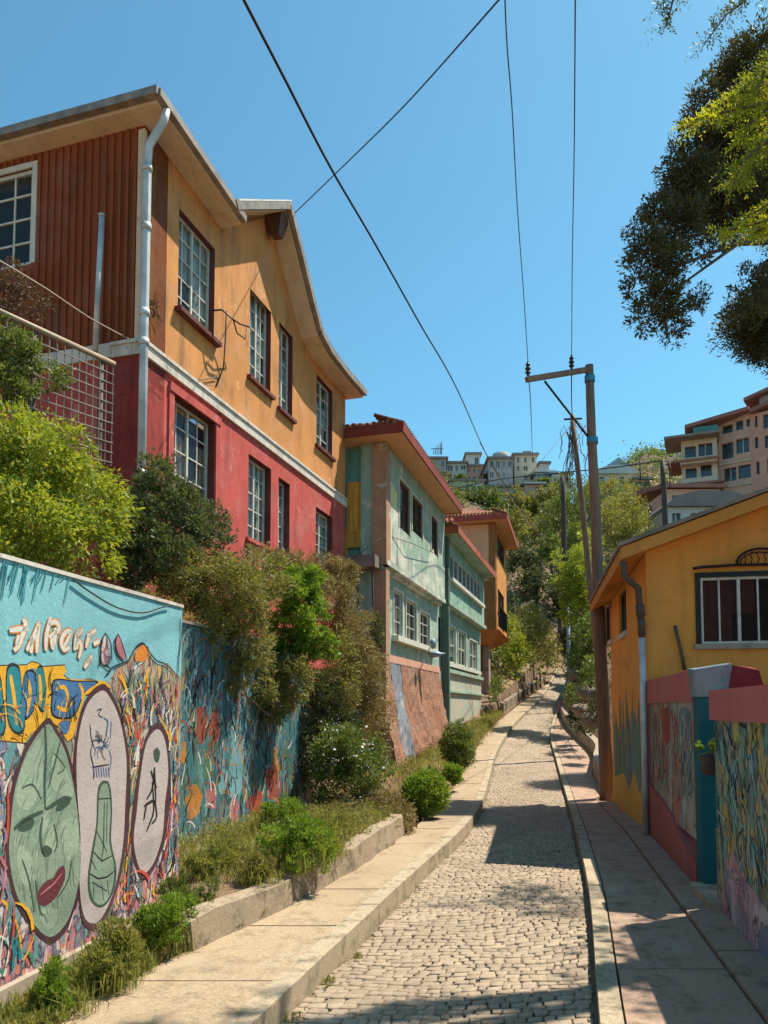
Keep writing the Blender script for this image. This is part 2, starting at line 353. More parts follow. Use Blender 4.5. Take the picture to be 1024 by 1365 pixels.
G['acid2'] = leafmat('half shaded yellow green leaves', [(.10,.15,.012),(.22,.27,.02),(.36,.38,.03)], .4)
G['grass'] = leafmat('weeds', [(.09,.13,.025),(.17,.22,.04),(.27,.26,.08)], .35)
G['straw'] = leafmat('dry grass', [(.22,.16,.08),(.30,.23,.12),(.16,.15,.05)], .3)
G['flower'] = plain('small white flowers', (.75,.74,.66), .7, .1)

# ------------------------------------------------------------------ foliage generator
def leafcloud(name, lobes, n, size, mat, parent, seed=0, clumps=26, tight=.28, aspect=.42, droop=0, up=.35, shell=.72, extra=None, flat=0):
    """n small leaves in clumps over the volume of ellipsoid lobes [(c, (rx,ry,rz)), ...] as one mesh"""
    r = np.random.default_rng(seed+11)
    root = parent
    while root is not None and root.parent is not None: root = root.parent
    o0 = np.array(ORG.get(root.name, Vector((0,0,0)))) if root is not None else np.zeros(3)
    cs = np.array([tuple(l[0]) for l in lobes], float); rs = np.array([l[1] for l in lobes], float)
    w = (rs.prod(axis=1))**(2/3.); w /= w.sum()
    nc = clumps*len(lobes); li = r.choice(len(lobes), nc, p=w)
    d = r.normal(size=(nc, 3)); d /= np.linalg.norm(d, axis=1)[:, None]
    rad = shell+(1-shell)*r.random(nc); rad[r.random(nc) < .25] *= .6
    cc = cs[li]+d*rad[:, None]*rs[li]; cr = rs[li].mean(axis=1)*tight*(.6+.8*r.random(nc))
    ci = r.choice(nc, n, p=cr**2/np.sum(cr**2))
    q = r.normal(size=(n, 3)); q /= np.linalg.norm(q, axis=1)[:, None]
    p = cc[ci]+q*(cr[ci]*(.35+.75*r.random(n)))[:, None]*np.array([1, 1, .8])
    if droop: p[:, 2] -= droop*r.random(n)**2*cr[ci]*2
    dr = q*.7+d[ci]*.8+r.normal(size=(n, 3))*.6; dr[:, 2] += up-droop*1.2; dr /= np.linalg.norm(dr, axis=1)[:, None]
    nn = r.normal(size=(n, 3)); nn[:, 2] += flat
    sd_ = np.cross(dr, nn); sd_ /= np.linalg.norm(sd_, axis=1)[:, None]+1e-9
    sz = size*(.45+1.15*r.random(n)**1.5)[:, None]
    a = p-dr*sz*.5; b = p+sd_*sz*aspect*.5; c_ = p+dr*sz*.5; e = p-sd_*sz*aspect*.5
    v = np.stack([a, b, c_, e], 1).reshape(-1, 3)-o0
    return quadmesh(name, v, mat, parent)
def quadmesh(name, v, mat, parent=None):
    n = len(v)//4; me = bpy.data.meshes.new(name)
    me.vertices.add(n*4); me.vertices.foreach_set('co', v.astype(np.float32).ravel())
    me.loops.add(n*4); me.loops.foreach_set('vertex_index', np.arange(n*4, dtype=np.int32))
    me.polygons.add(n); me.polygons.foreach_set('loop_start', np.arange(0, n*4, 4, dtype=np.int32))
    try: me.polygons.foreach_set('loop_total', np.full(n, 4, dtype=np.int32))
    except Exception: pass
    me.materials.append(mat); me.update(calc_edges=True); me.validate()
    o = bpy.data.objects.new(name, me); C.objects.link(o)
    if parent is not None: o.parent = parent
    return o
def stems(root, base, lobes, k=4, r0=.03, mat=None, seed=0, name='stem'):
    rr = random.Random(seed); mb = MB()
    for i in range(k):
        l = rr.choice(lobes); e = Vector(l[0])+Vector((rr.uniform(-.6,.6)*l[1][0], rr.uniform(-.6,.6)*l[1][1], rr.uniform(-.3,.6)*l[1][2]))
        b = Vector(base)+Vector((rr.uniform(-.1,.1), rr.uniform(-.1,.1), 0))
        m1 = b.lerp(e, .5)+Vector((rr.uniform(-.12,.12), rr.uniform(-.12,.12), .08))*(e-b).length*.6
        mb.tube([b, b.lerp(m1, .5), m1, m1.lerp(e, .5)+Vector((0,0,.02)), e], [r0, r0*.8, r0*.6, r0*.4, r0*.15], 5)
    return mb.build(name, mat or M['twig'], root)
def bush(name, base, lobes, n, size, mat, label, cat, seed=0, group=None, k=4, r0=.018, part='foliage', **kw):
    root = thing(name, base, label, cat, group)
    leafcloud(part, lobes, n, size, mat, root, seed, **kw); stems(root, base, lobes, k, r0, None, seed)
    return root
def lobes_px(lst):     # [(u, v, Y, ru_px, rv_px, depth_m)] -> lobes
    out = []
    for u, v, Y, ru, rv, dm in lst: out.append((at(u, v, Y), (ru/FPX*Y, dm, rv/FPX*Y)))
    return out

# ------------------------------------------------------------------ survey of the lane
RT = [  # Y, road y px, left px, right px, left pavement outer px, right pavement outer px
 (4.29,1365,370,790,105,None),(7,1202,530,780,430,None),(10.2,1121,612,765,545,None),(14.5,1078,641,755,590,None),
 (19,1040,652,745,616,805),(24,1012,659,738,630,788),(29,987,672,732,645,765),(33,972,682,733,657,752),
 (40,949,704,741,684,745),(48,931,722,752,706,756),(60,910,735,760,733,764),(72,893,744,764,741,768)]
Ys = np.array([-8., -2.]+[r[0] for r in RT]+[85.])
def tab(vals): return np.array(vals, float)
zr = [(945-r[1])/FPX*r[0]+EYE for r in RT]; zr = [0, 0, 0, 0]+zr[2:]+[zr[-1]+1.2]
lx = [gx(r[2], r[0]) for r in RT]; rx = [gx(r[3], r[0]) for r in RT]
lo = [gx(r[4], r[0]) for r in RT]; ro = [2.5+.2*(r[0]-4.88) if r[5] is None else gx(r[5], r[0]) for r in RT]
def ext(a, sl): return [a[0]+sl*(-8-4.29), a[0]+sl*(-2-4.29)]+a+[a[-1]+(a[-1]-a[-2])/12*13]
lx = ext(lx, .26); rx = ext(rx, .24); lo = ext(lo, .24); ro = ext(ro, .2)
lo[2] = -1.72; ro[6] = 5.25
def smooth(Yq, vals):
    vals = np.array(vals); m = np.gradient(vals, Ys); i = int(np.clip(np.searchsorted(Ys, Yq)-1, 0, len(Ys)-2))
    h = Ys[i+1]-Ys[i]; t = (Yq-Ys[i])/h
    return float((2*t**3-3*t**2+1)*vals[i]+(t**3-2*t**2+t)*h*m[i]+(-2*t**3+3*t**2)*vals[i+1]+(t**3-t**2)*h*m[i+1])
def ZR(Y): return max(0.0, smooth(Y, zr)) if Y < 10 else smooth(Y, zr)
def LX(Y): return smooth(Y, lx)
def RX(Y): return smooth(Y, rx)
def LO(Y): return smooth(Y, lo)
def RO(Y): return max(smooth(Y, ro), RX(Y)+.14)
KH = .16; KR = .11
# planes of the walls and houses
W1 = Fr((-2.16-.22*9, 4.18-9), (-1.69, 6.25)); W1s = None
W2 = Fr((-2.18, 7.9), (-1.22, 11.75))
p = at(188, 462, 10.8); q = at(460, 675, 19.3); H1 = Fr((p.x, p.y), (q.x, q.y))
KU = 19.5/17; p = at(515, 742, 19.5); q = at(648, 900, 31.6*KU); H2 = Fr((p.x, p.y), (q.x, q.y), 1, KU)
RW = Fr((2.5-.2*8, 4.88-8), (4.52, 14.9), -1)
def retain(Y):
    t = [(-8, -4.9), (4.18, -2.16), (6.25, -1.70), (6.3, -2.62), (7.9, -2.2), (11.75, -1.24), (13.2, -1.3), (19.4, -.85), (19.55, H2.o.x-.05), (36.2, H2.p(H2.L,0).x-.1), (37.5, LO(37)-.3), (44, LO(44)-.3), (90, LO(85)-.3)]
    return float(np.interp(Y, [a for a, b in t], [b for a, b in t]))
def terrace(Y):  # height just behind the retaining line
    return float(np.interp(Y, [-8, 6.2, 6.3, 11.7, 13, 19.4, 19.6, 35, 38, 42, 60, 85], [2.3, 2.3, 2.3, 2.3, 1.1, .6, .3, 1.5, 2.2, ZR(42)+1.2, ZR(60)+1.5, ZR(72)+2]))
def bankz(Y):    # planted strip between pavement and wall
    return ZR(Y)+KH+float(np.interp(Y, [-8, 4.6, 5.4, 6.3, 9.5, 11.5, 85], [-.03, -.02, .08, .20, .22, .10, .05]))
def hill(X, Y):
    def ss(a, b, x): t = max(0, min(1, (x-a)/(b-a))); return t*t*(3-2*t)
    return 23*ss(70, 108, Y)*(1-.75*ss(32, 75, X))+4*ss(108, 170, Y)*(1-ss(30, 60, X))
# ------------------------------------------------------------------ ground
def build_ground():
    rows = sorted(set([-60, -30, -8, -4, 0, 2, 3, 4.18, 6.28, 19.4, 19.55, 80, 85, 90, 98, 106, 115, 130, 160, 220, 400, 900]+list(np.arange(5, 75, .5))))
    mb = MB(); cols = []
    for Y in rows:
        Yc = max(-8, min(84, Y)); k = Y-Yc
        z0 = ZR(Yc); R = retain(Yc)+(.35*k if k > 0 else 0); T = terrace(Yc); B = bankz(Yc); a = LO(Yc)+(.35*k if k > 0 else 0); r = RO(Yc)+(.35*k if k > 0 else 0)
        rb = float(np.interp(Yc, [-8, 15, 20, 30, 45, 85], [.1, .1, 1.2, 2.2, 5, 5]))
        rf = float(np.interp(Yc, [-8, 15, 30, 50, 85], [1.5, 3, 6, 9, 10]))
        pts = [(R-250, T+30), (R-60, T+14), (R-25, T+7), (R-9, T+1.6), (R-3, T+.6 if Yc < 19.5 or Yc > 38 else T), (R-.12, T), (R-.02, B-.02), (a-.08, B), (a-.075, z0+KH-.06),
               (LX(Yc)+(.35*k if k > 0 else 0), z0-.05), (RX(Yc)+(.35*k if k > 0 else 0), z0-.05), (r, z0+KR-.05), (r+.4, z0+KR+rb*.3-.02), (r+1.5, z0+KR+rb), (r+8, z0+rf), (r+20, z0+rf+3), (r+60, z0+rf+8), (r+250, z0+rf+8)]
        cols.append([Vector((x, Y, z+hill(x, Y))) for x, z in pts])
    for i in range(len(rows)-1):
        for j in range(len(cols[0])-1):
            mb.face([cols[i][j], cols[i][j+1], cols[i+1][j+1], cols[i+1][j]])
    return structure(mb.build('ground', M['soil']))
build_ground()
# ------------------------------------------------------------------ cobbled road
def cobblemat():
    m, t, b = newmat('cobble stones'); g = N(t, 'ShaderNodeNewGeometry'); co = coords(t)
    c = ramp(t, g.outputs['Random Per Island'], [(0, (.17,.12,.08)), (.25, (.30,.215,.145)), (.6, (.36,.265,.18)), (.85, (.23,.165,.115)), (1, (.40,.31,.22))])
    f = noise(t, co, 26, 6, .75); c = mix(t, .5, c, ramp(t, f.outputs[0], [(.3, (.16,.125,.09)), (.6, (.42,.345,.26)), (.8, (.55,.47,.37))]))
    big = noise(t, co, 1.3, 5, .6); c = mix(t, ramp(t, big.outputs[0], [(.45, 0), (.7, .6)]), c, (.20,.15,.10)); c = mix(t, ramp(t, noise(t, co, 2.1, 4).outputs[0], [(.55, 0), (.7, .5)]), c, (.44,.35,.25))
    L(t, c, b.inputs['Base Color']); b.inputs['Roughness'].default_value = .8; bump(t, b, f.outputs[0], .6, .01); return m
M['cobble'] = cobblemat()
def build_road():
    mb = MB(); ys = list(np.arange(-8, 85, .5))
    for a, b in zip(ys[:-1], ys[1:]):
        mb.face([(LX(a)-.03, a, ZR(a)-.012), (RX(a)+.03, a, ZR(a)-.012), (RX(b)+.03, b, ZR(b)-.012), (LX(b)-.03, b, ZR(b)-.012)], 1)
    r = random.Random(3); y = -3.0; row = 0; TY = {}
    def ev(Y): 
        k = round(Y, 2)
        if k not in TY: TY[k] = (LX(k), RX(k), ZR(k))
        return TY[k]
    def P(s, Y, h):
        l, rr, z = ev(Y); wob = .05*math.sin(Y*1.7+s*3)+.02*math.sin(Y*5+s*11)+.25*(s-.5)**2
        Y2 = Y+wob+.16*(s-.5); return Vector((l+(rr-l)*s, Y2, z+h+.006*math.sin(Y*3.1+s*9)))
    while y < 76:
        dy = (.074 if y < 22 else .12)*r.uniform(.92, 1.1); s = .0; off = (row % 2)*.5
        nst = 19 if y < 22 else 10; w = 1/nst
        s = -off*w
        while s < 1:
            ww = w*r.uniform(.6, 1.4); s0 = max(0, s); s1 = min(1, s+ww)
            if s1-s0 > .015:
                g = .0026; gy = .0042; j = lambda k=.006: r.uniform(-k, k); hh = r.uniform(-.007, .005)+(-.008 if math.sin(y*1.3+s*4)+math.sin(y*.7-s*6) > 1.2 else 0)
                c = [(s0+g+j(), y+gy+j(.008)), (s1-g+j(), y+gy+j(.008)), (s1-g+j(), y+dy-gy+j(.008)), (s0+g+j(), y+dy-gy+j(.008))]
                cx = sum(q[0] for q in c)/4; cy = sum(q[1] for q in c)/4; k0 = len(mb.v)
                for sc, h in ((1.0, -.008), (.96, .002+hh*.7), (.86, .0045+hh*.7)):
                    for q in c: mb.v.append(tuple(P(cx+(q[0]-cx)*sc, cy+(q[1]-cy)*sc, h)))
                for lv in (0, 4):
                    for i in range(4):
                        a, b_ = k0+lv+i, k0+lv+(i+1) % 4; mb.f.append([a, b_, b_+4, a+4]); mb.m.append(0); mb.sm.append(True)
                mb.f.append([k0+8, k0+9, k0+10, k0+11]); mb.m.append(0); mb.sm.append(True)
            s += ww
        y += dy; row += 1
    return structure(mb.build('road', [M['cobble'], M['sand']]))
build_road()
def strip(name, xa, xb, z, th, ys, mat, joint=0, side=None):
    """paving strip in slabs: xa(Y)..xb(Y) at height z(Y), vertical edges th down"""
    mb = MB()
    for a, b in zip(ys[:-1], ys[1:]):
        k = 4; seg = [a+joint+(b-a-2*joint)*i/k for i in range(k+1)]
        dz = random.uniform(-.004, .004) if joint else 0
        for i in range(k):
            p_, q_ = seg[i], seg[i+1]
            A = [Vector((xa(p_), p_, z(p_)+dz)), Vector((xb(p_), p_, z(p_)+dz)), Vector((xb(q_), q_, z(q_)+dz)), Vector((xa(q_), q_, z(q_)+dz))]
            mb.face(A)
            D = Vector((0, 0, -th))
            mb.face([A[1], A[1]+D, A[2]+D, A[2]]); mb.face([A[0], A[3], A[3]+D, A[0]+D])
            if i == 0: mb.face([A[0], A[0]+D, A[1]+D, A[1]])
            if i == k-1: mb.face([A[3], A[2], A[2]+D, A[3]+D])
    return structure(mb.build(name, mat))
ys_l = list(np.arange(-8, 76, 1.15)); KW = .15
strip('left_pavement', LO, lambda Y: LX(Y)-KW-.008, lambda Y: ZR(Y)+KH, .1, ys_l, M['paving'], .006)
strip('left_kerb', lambda Y: LX(Y)-KW, lambda Y: LX(Y)-.002, lambda Y: ZR(Y)+KH+.008, .2, list(np.arange(-8, 76, 2.4)), M['kerb'], .004)
strip('right_kerb', lambda Y: RX(Y)+.002, lambda Y: RX(Y)+.13, lambda Y: ZR(Y)+KR+.006, .2, list(np.arange(-8, 40, 1.7)), M['kerb'], .006)
strip('right_pavement', lambda Y: RX(Y)+.145, lambda Y: max(RO(Y)-.30, RX(Y)+.16) if Y < 16 else RO(Y), lambda Y: ZR(Y)+KR, .1, list(np.arange(-8, 38, 2.6)), M['paving_r'], .006)
strip('right_gutter_slab', lambda Y: max(RO(Y)-.28, RX(Y)+.17), lambda Y: RO(Y)+.02, lambda Y: ZR(Y)+KR+.02, .1, list(np.arange(-8, 15.5, 1.9)), M['paving_r'], .008)

# ------------------------------------------------------------------ builders for walls with openings and windows
def wall_mesh(fr, s0, s1, z0, z1, holes, depth=.16, n=0, m=0, mrev=1, top=None):
    """front skin at n with real reveals; holes (s0,s1,z0,z1)"""
    mb = MB(); p = fr.p
    ss = sorted(set([s0, s1]+[h[0] for h in holes]+[h[1] for h in holes])); zs = sorted(set([z0, z1]+[h[2] for h in holes]+[h[3] for h in holes]))
    ss = [s for s in ss if s0 <= s <= s1]; zs = [z for z in zs if z0 <= z <= z1]
    for a, b in zip(ss[:-1], ss[1:]):
        for c, d in zip(zs[:-1], zs[1:]):
            cs, cz = (a+b)/2, (c+d)/2
            if any(h[0] < cs < h[1] and h[2] < cz < h[3] for h in holes): continue
            mb.face([p(a, c, n), p(b, c, n), p(b, d, n), p(a, d, n)], m)
    for h in holes:
        a, b, c, d = h[:4]; i = n-depth
        mb.face([p(a, c, n), p(a, c, i), p(a, d, i), p(a, d, n)], mrev); mb.face([p(b, c, i), p(b, c, n), p(b, d, n), p(b, d, i)], mrev)
        mb.face([p(a, d, n), p(a, d, i), p(b, d, i), p(b, d, n)], mrev); mb.face([p(a, c, i), p(a, c, n), p(b, c, n), p(b, c, i)], mrev)
    if top: 
        for poly in top: mb.face([p(a, z, n) for a, z in poly], m)
    # back skin closes the body
    mb.face([p(s0, z0, n-depth-.5), p(s0, z1, n-depth-.5), p(s1, z1, n-depth-.5), p(s1, z0, n-depth-.5)], m)
    mb.face([p(s0, z0, n), p(s0, z1, n), p(s0, z1, n-depth-.5), p(s0, z0, n-depth-.5)], m); mb.face([p(s1, z0, n), p(s1, z0, n-depth-.5), p(s1, z1, n-depth-.5), p(s1, z1, n)], m)
    return mb
WR = random.Random(21)
def window(fr, r, parent, n=0, depth=.12, cols=2, rows=3, fm='frame_white', fw=.045, mw=.022, sash=2, glass='glass', cur='curtain', cover=.6, sill=None, sillm='red_dark', outer=None, outm='red_dark', label=None, name='window'):
    s0, s1, z0, z1 = r; mb = MB(); nn = n-depth
    mb.fbox(fr, s0, s1, z0, z0+fw, nn-.04, nn+.02); mb.fbox(fr, s0, s1, z1-fw, z1, nn-.04, nn+.02)
    mb.fbox(fr, s0, s0+fw, z0+fw, z1-fw, nn-.04, nn+.02); mb.fbox(fr, s1-fw, s1, z0+fw, z1-fw, nn-.04, nn+.02)
    for i in range(1, sash):
        x = s0+(s1-s0)*i/sash; mb.fbox(fr, x-fw*.55, x+fw*.55, z0+fw, z1-fw, nn-.035, nn+.025)
    for i in range(1, cols):
        if sash > 1 and (i*sash) % cols == 0: continue
        x = s0+(s1-s0)*i/cols; mb.fbox(fr, x-mw/2, x+mw/2, z0+fw, z1-fw, nn-.015, nn+.008)
    for j in range(1, rows):
        z = z0+(z1-z0)*j/rows; mb.fbox(fr, s0+fw, s1-fw, z-mw/2, z+mw/2, nn-.017, nn+.010)
    f = mb.build(name, M[fm], parent)
    if label: f['label'] = label
    g = MB(); xs = [s0+(s1-s0)*i/max(1, cols) for i in range(cols+1)]; zs = [z0+(z1-z0)*j/max(1, rows) for j in range(rows+1)]
    for i in range(len(xs)-1):          # each light of glass sits slightly out of true
        for j in range(len(zs)-1):
            a_, b_, c_, d_ = (WR.uniform(-.004, .004) for _ in range(4)); m_ = nn-.010
            g.face([fr.p(xs[i], zs[j], m_+a_), fr.p(xs[i+1], zs[j], m_+b_), fr.p(xs[i+1], zs[j+1], m_+c_), fr.p(xs[i], zs[j+1], m_+d_)])
    g.build('pane', M[glass], f)
    c = MB(); c.face([fr.p(s0, z0, nn-.32), fr.p(s1, z0, nn-.32), fr.p(s1, z1, nn-.32), fr.p(s0, z1, nn-.32)], 1)  # dark backing sheet stands in for the unlit room
    k = max(2, int((s1-s0)/.05)); on = False; x = s0
    segs = []
    while x < s1:
        w_ = WR.uniform(.15, .45)*(s1-s0); 
        if WR.random() < cover: segs.append((x, min(s1, x+w_), z0+(z1-z0)*WR.choice([0, 0, .2, .45]), z1-(z1-z0)*WR.choice([0, 0, 0, .3])))
        x += w_
    for a, b, za, zb in segs:
        kk = max(2, int((b-a)/.035)); pts = [(a+(b-a)*i/kk, nn-.05+.018*math.sin(i*1.9)+WR.uniform(-.005,.005)) for i in range(kk+1)]
        for (xa, na), (xb, nb) in zip(pts[:-1], pts[1:]): c.face([fr.p(xa, za, na), fr.p(xb, za, nb), fr.p(xb, zb, nb), fr.p(xa, zb, na)], 0, True)
    c.build('curtain', [M[cur], M['room']], f)
    if outer:
        o = MB(); w_ = outer
        o.fbox(fr, s0-w_, s0, z0-.0, z1+w_, n-.01, n+.025); o.fbox(fr, s1, s1+w_, z0-.0, z1+w_, n-.01, n+.025); o.fbox(fr, s0, s1, z1, z1+w_, n-.01, n+.027)
        o.build('casing', M[outm], f)
    if sill:
        o = MB(); o.fbox(fr, s0-.09, s1+.09, z0-.07, z0, n-.05, n+sill); o.build('sill', M[sillm], f)
    return f
def Pp(mb, fr, pts, n, m=0, k=None):     # flat painted polygon on a wall plane, from survey pixels
    P_ = [fr.p(*fr.hit(u, v), n) for u, v in pts]
    for t in geometry.tessellate_polygon([P_]): mb.face([P_[i] for i in t], m)
def cat(pts, k=6, closed=True):          # smooth closed outline
    out = []; n = len(pts)
    rng = range(n) if closed else range(n-1)
    for i in rng:
        g = lambda j: pts[j % n] if closed else pts[max(0, min(n-1, j))]
        a, b, c, d = g(i-1), g(i), g(i+1), g(i+2)
        for j in range(k):
            t = j/k; out.append(tuple(.5*((2*b[q])+(-a[q]+c[q])*t+(2*a[q]-5*b[q]+4*c[q]-d[q])*t*t+(-a[q]+3*b[q]-3*c[q]+d[q])*t**3) for q in (0, 1)))
    if not closed: out.append(tuple(pts[-1]))
    return out
def stroke(mb, fr, pts, w, n, m=0, taper=True):
    P_ = [Vector(fr.hit(u, v)) for u, v in pts]; L_ = []
    for i, q in enumerate(P_):
        d = P_[min(i+1, len(P_)-1)]-P_[max(i-1, 0)]; d = d.normalized() if d.length > 1e-9 else Vector((1, 0)); e = Vector((-d.y, d.x))
        tt = i/max(1, len(P_)-1); ww = w*(.45+.55*math.sin(math.pi*min(1, max(0, .12+.8*tt)))) if taper else w
        L_.append((q+e*ww/2, q-e*ww/2))
    for (a, b), (c, d) in zip(L_[:-1], L_[1:]):
        mb.face([fr.p(a.x, a.y, n), fr.p(b.x, b.y, n), fr.p(d.x, d.y, n), fr.p(c.x, c.y, n)], m)

# ------------------------------------------------------------------ mural wall with the ovals (foreground, left)
M['skyblue'] = stucco('sky blue wall paint', (.20, .46, .50), (.10,.22,.24), .45, .16, (.34,.56,.56), .35)
def flat(n, c, v=.2): M[n] = stucco(n, c, mul(c, .35), .35, v, streak=True, rough=.75)
flat('p_yellow', (.72,.38,.03)); flat('p_teal', (.02,.20,.24)); flat('p_blue2', (.12,.24,.27), .3); flat('p_plum', (.075,.03,.035), .3); flat('p_pink', (.46,.39,.37), .14)
flat('p_sage', (.24,.32,.235), .42); flat('p_sage_d', (.05,.085,.06)); flat('p_sage_l', (.31,.40,.29), .3); flat('p_lip', (.13,.03,.04)); flat('p_red', (.50,.07,.04)); flat('p_white', (.62,.60,.54))
flat('p_blue', (.06,.16,.34)); flat('p_green', (.07,.20,.13)); flat('p_black', (.02,.02,.025)); flat('p_orange', (.60,.20,.03)); flat('p_rose', (.44,.16,.18)); flat('p_lilac', (.26,.20,.28))
M['mur_warm'] = mural('warm graffiti', [(.42,.30,.20),(.38,.14,.09),(.14,.24,.19),(.50,.33,.10),(.42,.40,.33),(.22,.23,.13),(.46,.24,.19),(.10,.16,.19),(.34,.30,.22)], 11, .34, 1, .05)
M['mur_cool'] = mural('cool graffiti', [(.06,.22,.24),(.14,.32,.26),(.50,.44,.36),(.30,.10,.14),(.10,.14,.30),(.42,.14,.16),(.50,.47,.42)], 10, .5, 2, .06)
M['mur_rose'] = mural('rose graffiti', [(.50,.14,.16),(.55,.50,.48),(.12,.10,.16),(.46,.24,.30),(.55,.16,.06),(.10,.26,.28)], 12, .5, 3, .06)
def px3(x, y): return (x/2.116, 720+y/2.116)
def px4(x, y): return (x/4.096, 800+y/4.096)
w1 = thing('mural_wall', (-2.0, 4.5, 0), 'blue street-art wall with dark-rimmed ovals and a green face, in the left foreground', 'wall')
a, zt = W1.hit(0, 742); b_, zt2 = W1.hit(246, 812); L1 = W1.L; ZT1 = (zt+zt2)/2
zb1 = ZR(5)+.26
mb = MB(); mb.fbox(W1, 0, L1, zb1, ZT1, -.22, 0); mb.build('wall', M['skyblue'], w1)
mb = MB(); mb.fbox(W1, 0, L1+.0, ZT1, ZT1+.025, -.24, .012); mb.build('coping', M['band'], w1)
mb = MB(); mb.fbox(W1, 0, L1+.02, -.2, zb1, -.24, .05); mb.build('base', M['concrete'], w1)
LAY = [0.0008]
def layer(name, mats, fn, parent, fr):
    mb = MB(); fn(mb, LAY[0]); LAY[0] += .0004; return mb.build(name, mats, parent)
def zclip(pts): return pts
right = 236
region = [px3(*q) for q in [(-900,640),(-300,600),(0,585),(60,560),(200,520),(300,420),(312,392),(325,362),(350,350),(372,320),(385,300),(402,290),(418,300),(430,335),(450,355),(475,345),(490,370),(508,385)]]+[(238,1196),(232,1198)]
def full(mb, n):
    s0 = 0; R_ = [W1.hit(u, v) for u, v in region if u > -200]
    R_ = [(s_, min(z_, ZT1)) for s_, z_ in R_ if s_ < L1]
    top = [(0, R_[0][1])]+[(max(0, s_), z_) for s_, z_ in R_ if z_ > zb1+.3]+[(L1, R_[-3][1])]
    P_ = [W1.p(s_, z_, n) for s_, z_ in top]+[W1.p(L1, zb1, n), W1.p(0, zb1, n)]
    for t in geometry.tessellate_polygon([P_]): mb.face([P_[i] for i in t], 0)
layer('painted_crowd', M['mur_warm'], full, w1, W1)
def lower(mb, n):
    pts = [px3(*q) for q in [(0,800),(40,760),(120,900),(230,860),(240,1000),(360,930),(385,840),(480,700),(520,620)]]
    R_ = [W1.hit(u, v) for u, v in pts]; R_ = [(min(s_, L1), z_) for s_, z_ in R_]
    P_ = [W1.p(0, R_[0][1]-.1, n)]+[W1.p(s_, z_, n) for s_, z_ in R_]+[W1.p(L1, zb1, n), W1.p(0, zb1, n)]
    for t in geometry.tessellate_polygon([P_]): mb.face([P_[i] for i in t], 0)
layer('painted_lower_band', M['mur_rose'], lower, w1, W1)
def cool(mb, n):
    Pp(mb, W1, [px3(*q) for q in [(-140,585),(70,560),(40,700),(10,860),(-140,900)]], n)
layer('painted_left_field', M['mur_cool'], cool, w1, W1)
YB = [px3(*q) for q in [(-120,345),(0,352),(75,350),(88,341),(105,344),(120,355),(182,350),(186,368),(178,378),(190,388),(212,396),(250,390),(300,402),(312,420),(290,420),(240,440),(222,500),(205,560),(190,572),(165,530),(130,505),(95,545),(75,575),(0,568),(-120,575)]]
def yb_o(mb, n): 
    Pp(mb, W1, YB, n); 
layer('painted_band_outline', M['p_plum'], yb_o, w1, W1)
def shrink(pts, k, dx=0, dy=0):
    cx = sum(q[0] for q in pts)/len(pts); cy = sum(q[1] for q in pts)/len(pts)
    return [(cx+(q[0]-cx)*k+dx, cy+(q[1]-cy)*k+dy) for q in pts]
layer('painted_band', M['p_yellow'], lambda mb, n: Pp(mb, W1, [(x, y+(1.6 if y < 905 else -1.6)) for x, y in YB[:-1]]+[YB[-1]], n), w1, W1)
teals = [[(20,370),(52,365),(60,430),(68,520),(45,540),(22,500)],[(70,380),(92,372),(100,400),(95,470),(70,500),(62,440)],[(104,370),(120,365),(128,430),(118,480),(104,450)],
         [(150,405),(165,395),(215,400),(270,402),(235,430),(215,480),(190,500),(150,490),(148,440)],[(-60,370),(-10,372),(5,440),(8,540),(-60,545)],[(168,515),(195,512),(190,540),(178,545)]]
def teal_(mb, n):
    for i, q in enumerate(teals): Pp(mb, W1, cat([px3(*z) for z in q], 4), n, i % 2)
def teal_o(mb, n):
    for q in teals: Pp(mb, W1, shrink(cat([px3(*z) for z in q], 4), 1.10), n)
layer('painted_loop_outlines', M['p_black'], teal_o, w1, W1)
layer('painted_loops', [M['p_teal'], M['p_blue']], teal_, w1, W1)
def curls(mb, n):
    for q in [[(158,420),(180,415),(190,440),(186,470)],[(28,380),(38,440),(46,520)],[(76,390),(84,430),(78,480)],[(110,380),(114,430),(112,470)],[(160,470),(185,478),(205,450)],[(222,405),(232,425),(230,450)]]:
        stroke(mb, W1, cat([px3(*z) for z in q], 5, False), .028, n)
layer('painted_curls', M['p_yellow'], curls, w1, W1)
ov = {'green': [(130,503),(75,575),(35,680),(16,800),(14,900),(38,1010),(85,1090),(140,1137),(195,1085),(232,960),(236,850),(222,720),(190,590),(155,525)],
      'mid': [(284,406),(240,450),(212,560),(205,700),(218,850),(218,960),(228,1060),(250,1098),(285,1085),(325,1000),(352,880),(366,740),(362,600),(340,490),(310,425)],
      'right': [(444,514),(410,555),(388,660),(372,770),(370,860),(384,930),(405,958),(435,925),(462,850),(478,740),(480,640),(468,550)]}
def oval_out(mb, n):
    for k in ov: Pp(mb, W1, cat([px3(*q) for q in ov[k]], 4), n)
layer('painted_oval_rims', M['p_plum'], oval_out, w1, W1)
def inset(pts, d):
    n_ = len(pts); o = []
    cx = sum(q[0] for q in pts)/n_; cy = sum(q[1] for q in pts)/n_
    for x, y in pts:
        dx, dy = cx-x, cy-y; l = math.hypot(dx, dy); o.append((x+dx/l*d*(1.0), y+dy/l*d*1.35))
    return o
def oval_in(mb, n):
    Pp(mb, W1, cat([px3(*q) for q in inset(ov['green'], 13)], 4), n, 0)
    Pp(mb, W1, cat([px3(*q) for q in inset(ov['mid'], 14)], 4), n, 1)
    Pp(mb, W1, cat([px3(*q) for q in inset(ov['right'], 14)], 4), n, 1)
layer('painted_ovals', [M['p_sage'], M['p_pink']], oval_in, w1, W1)
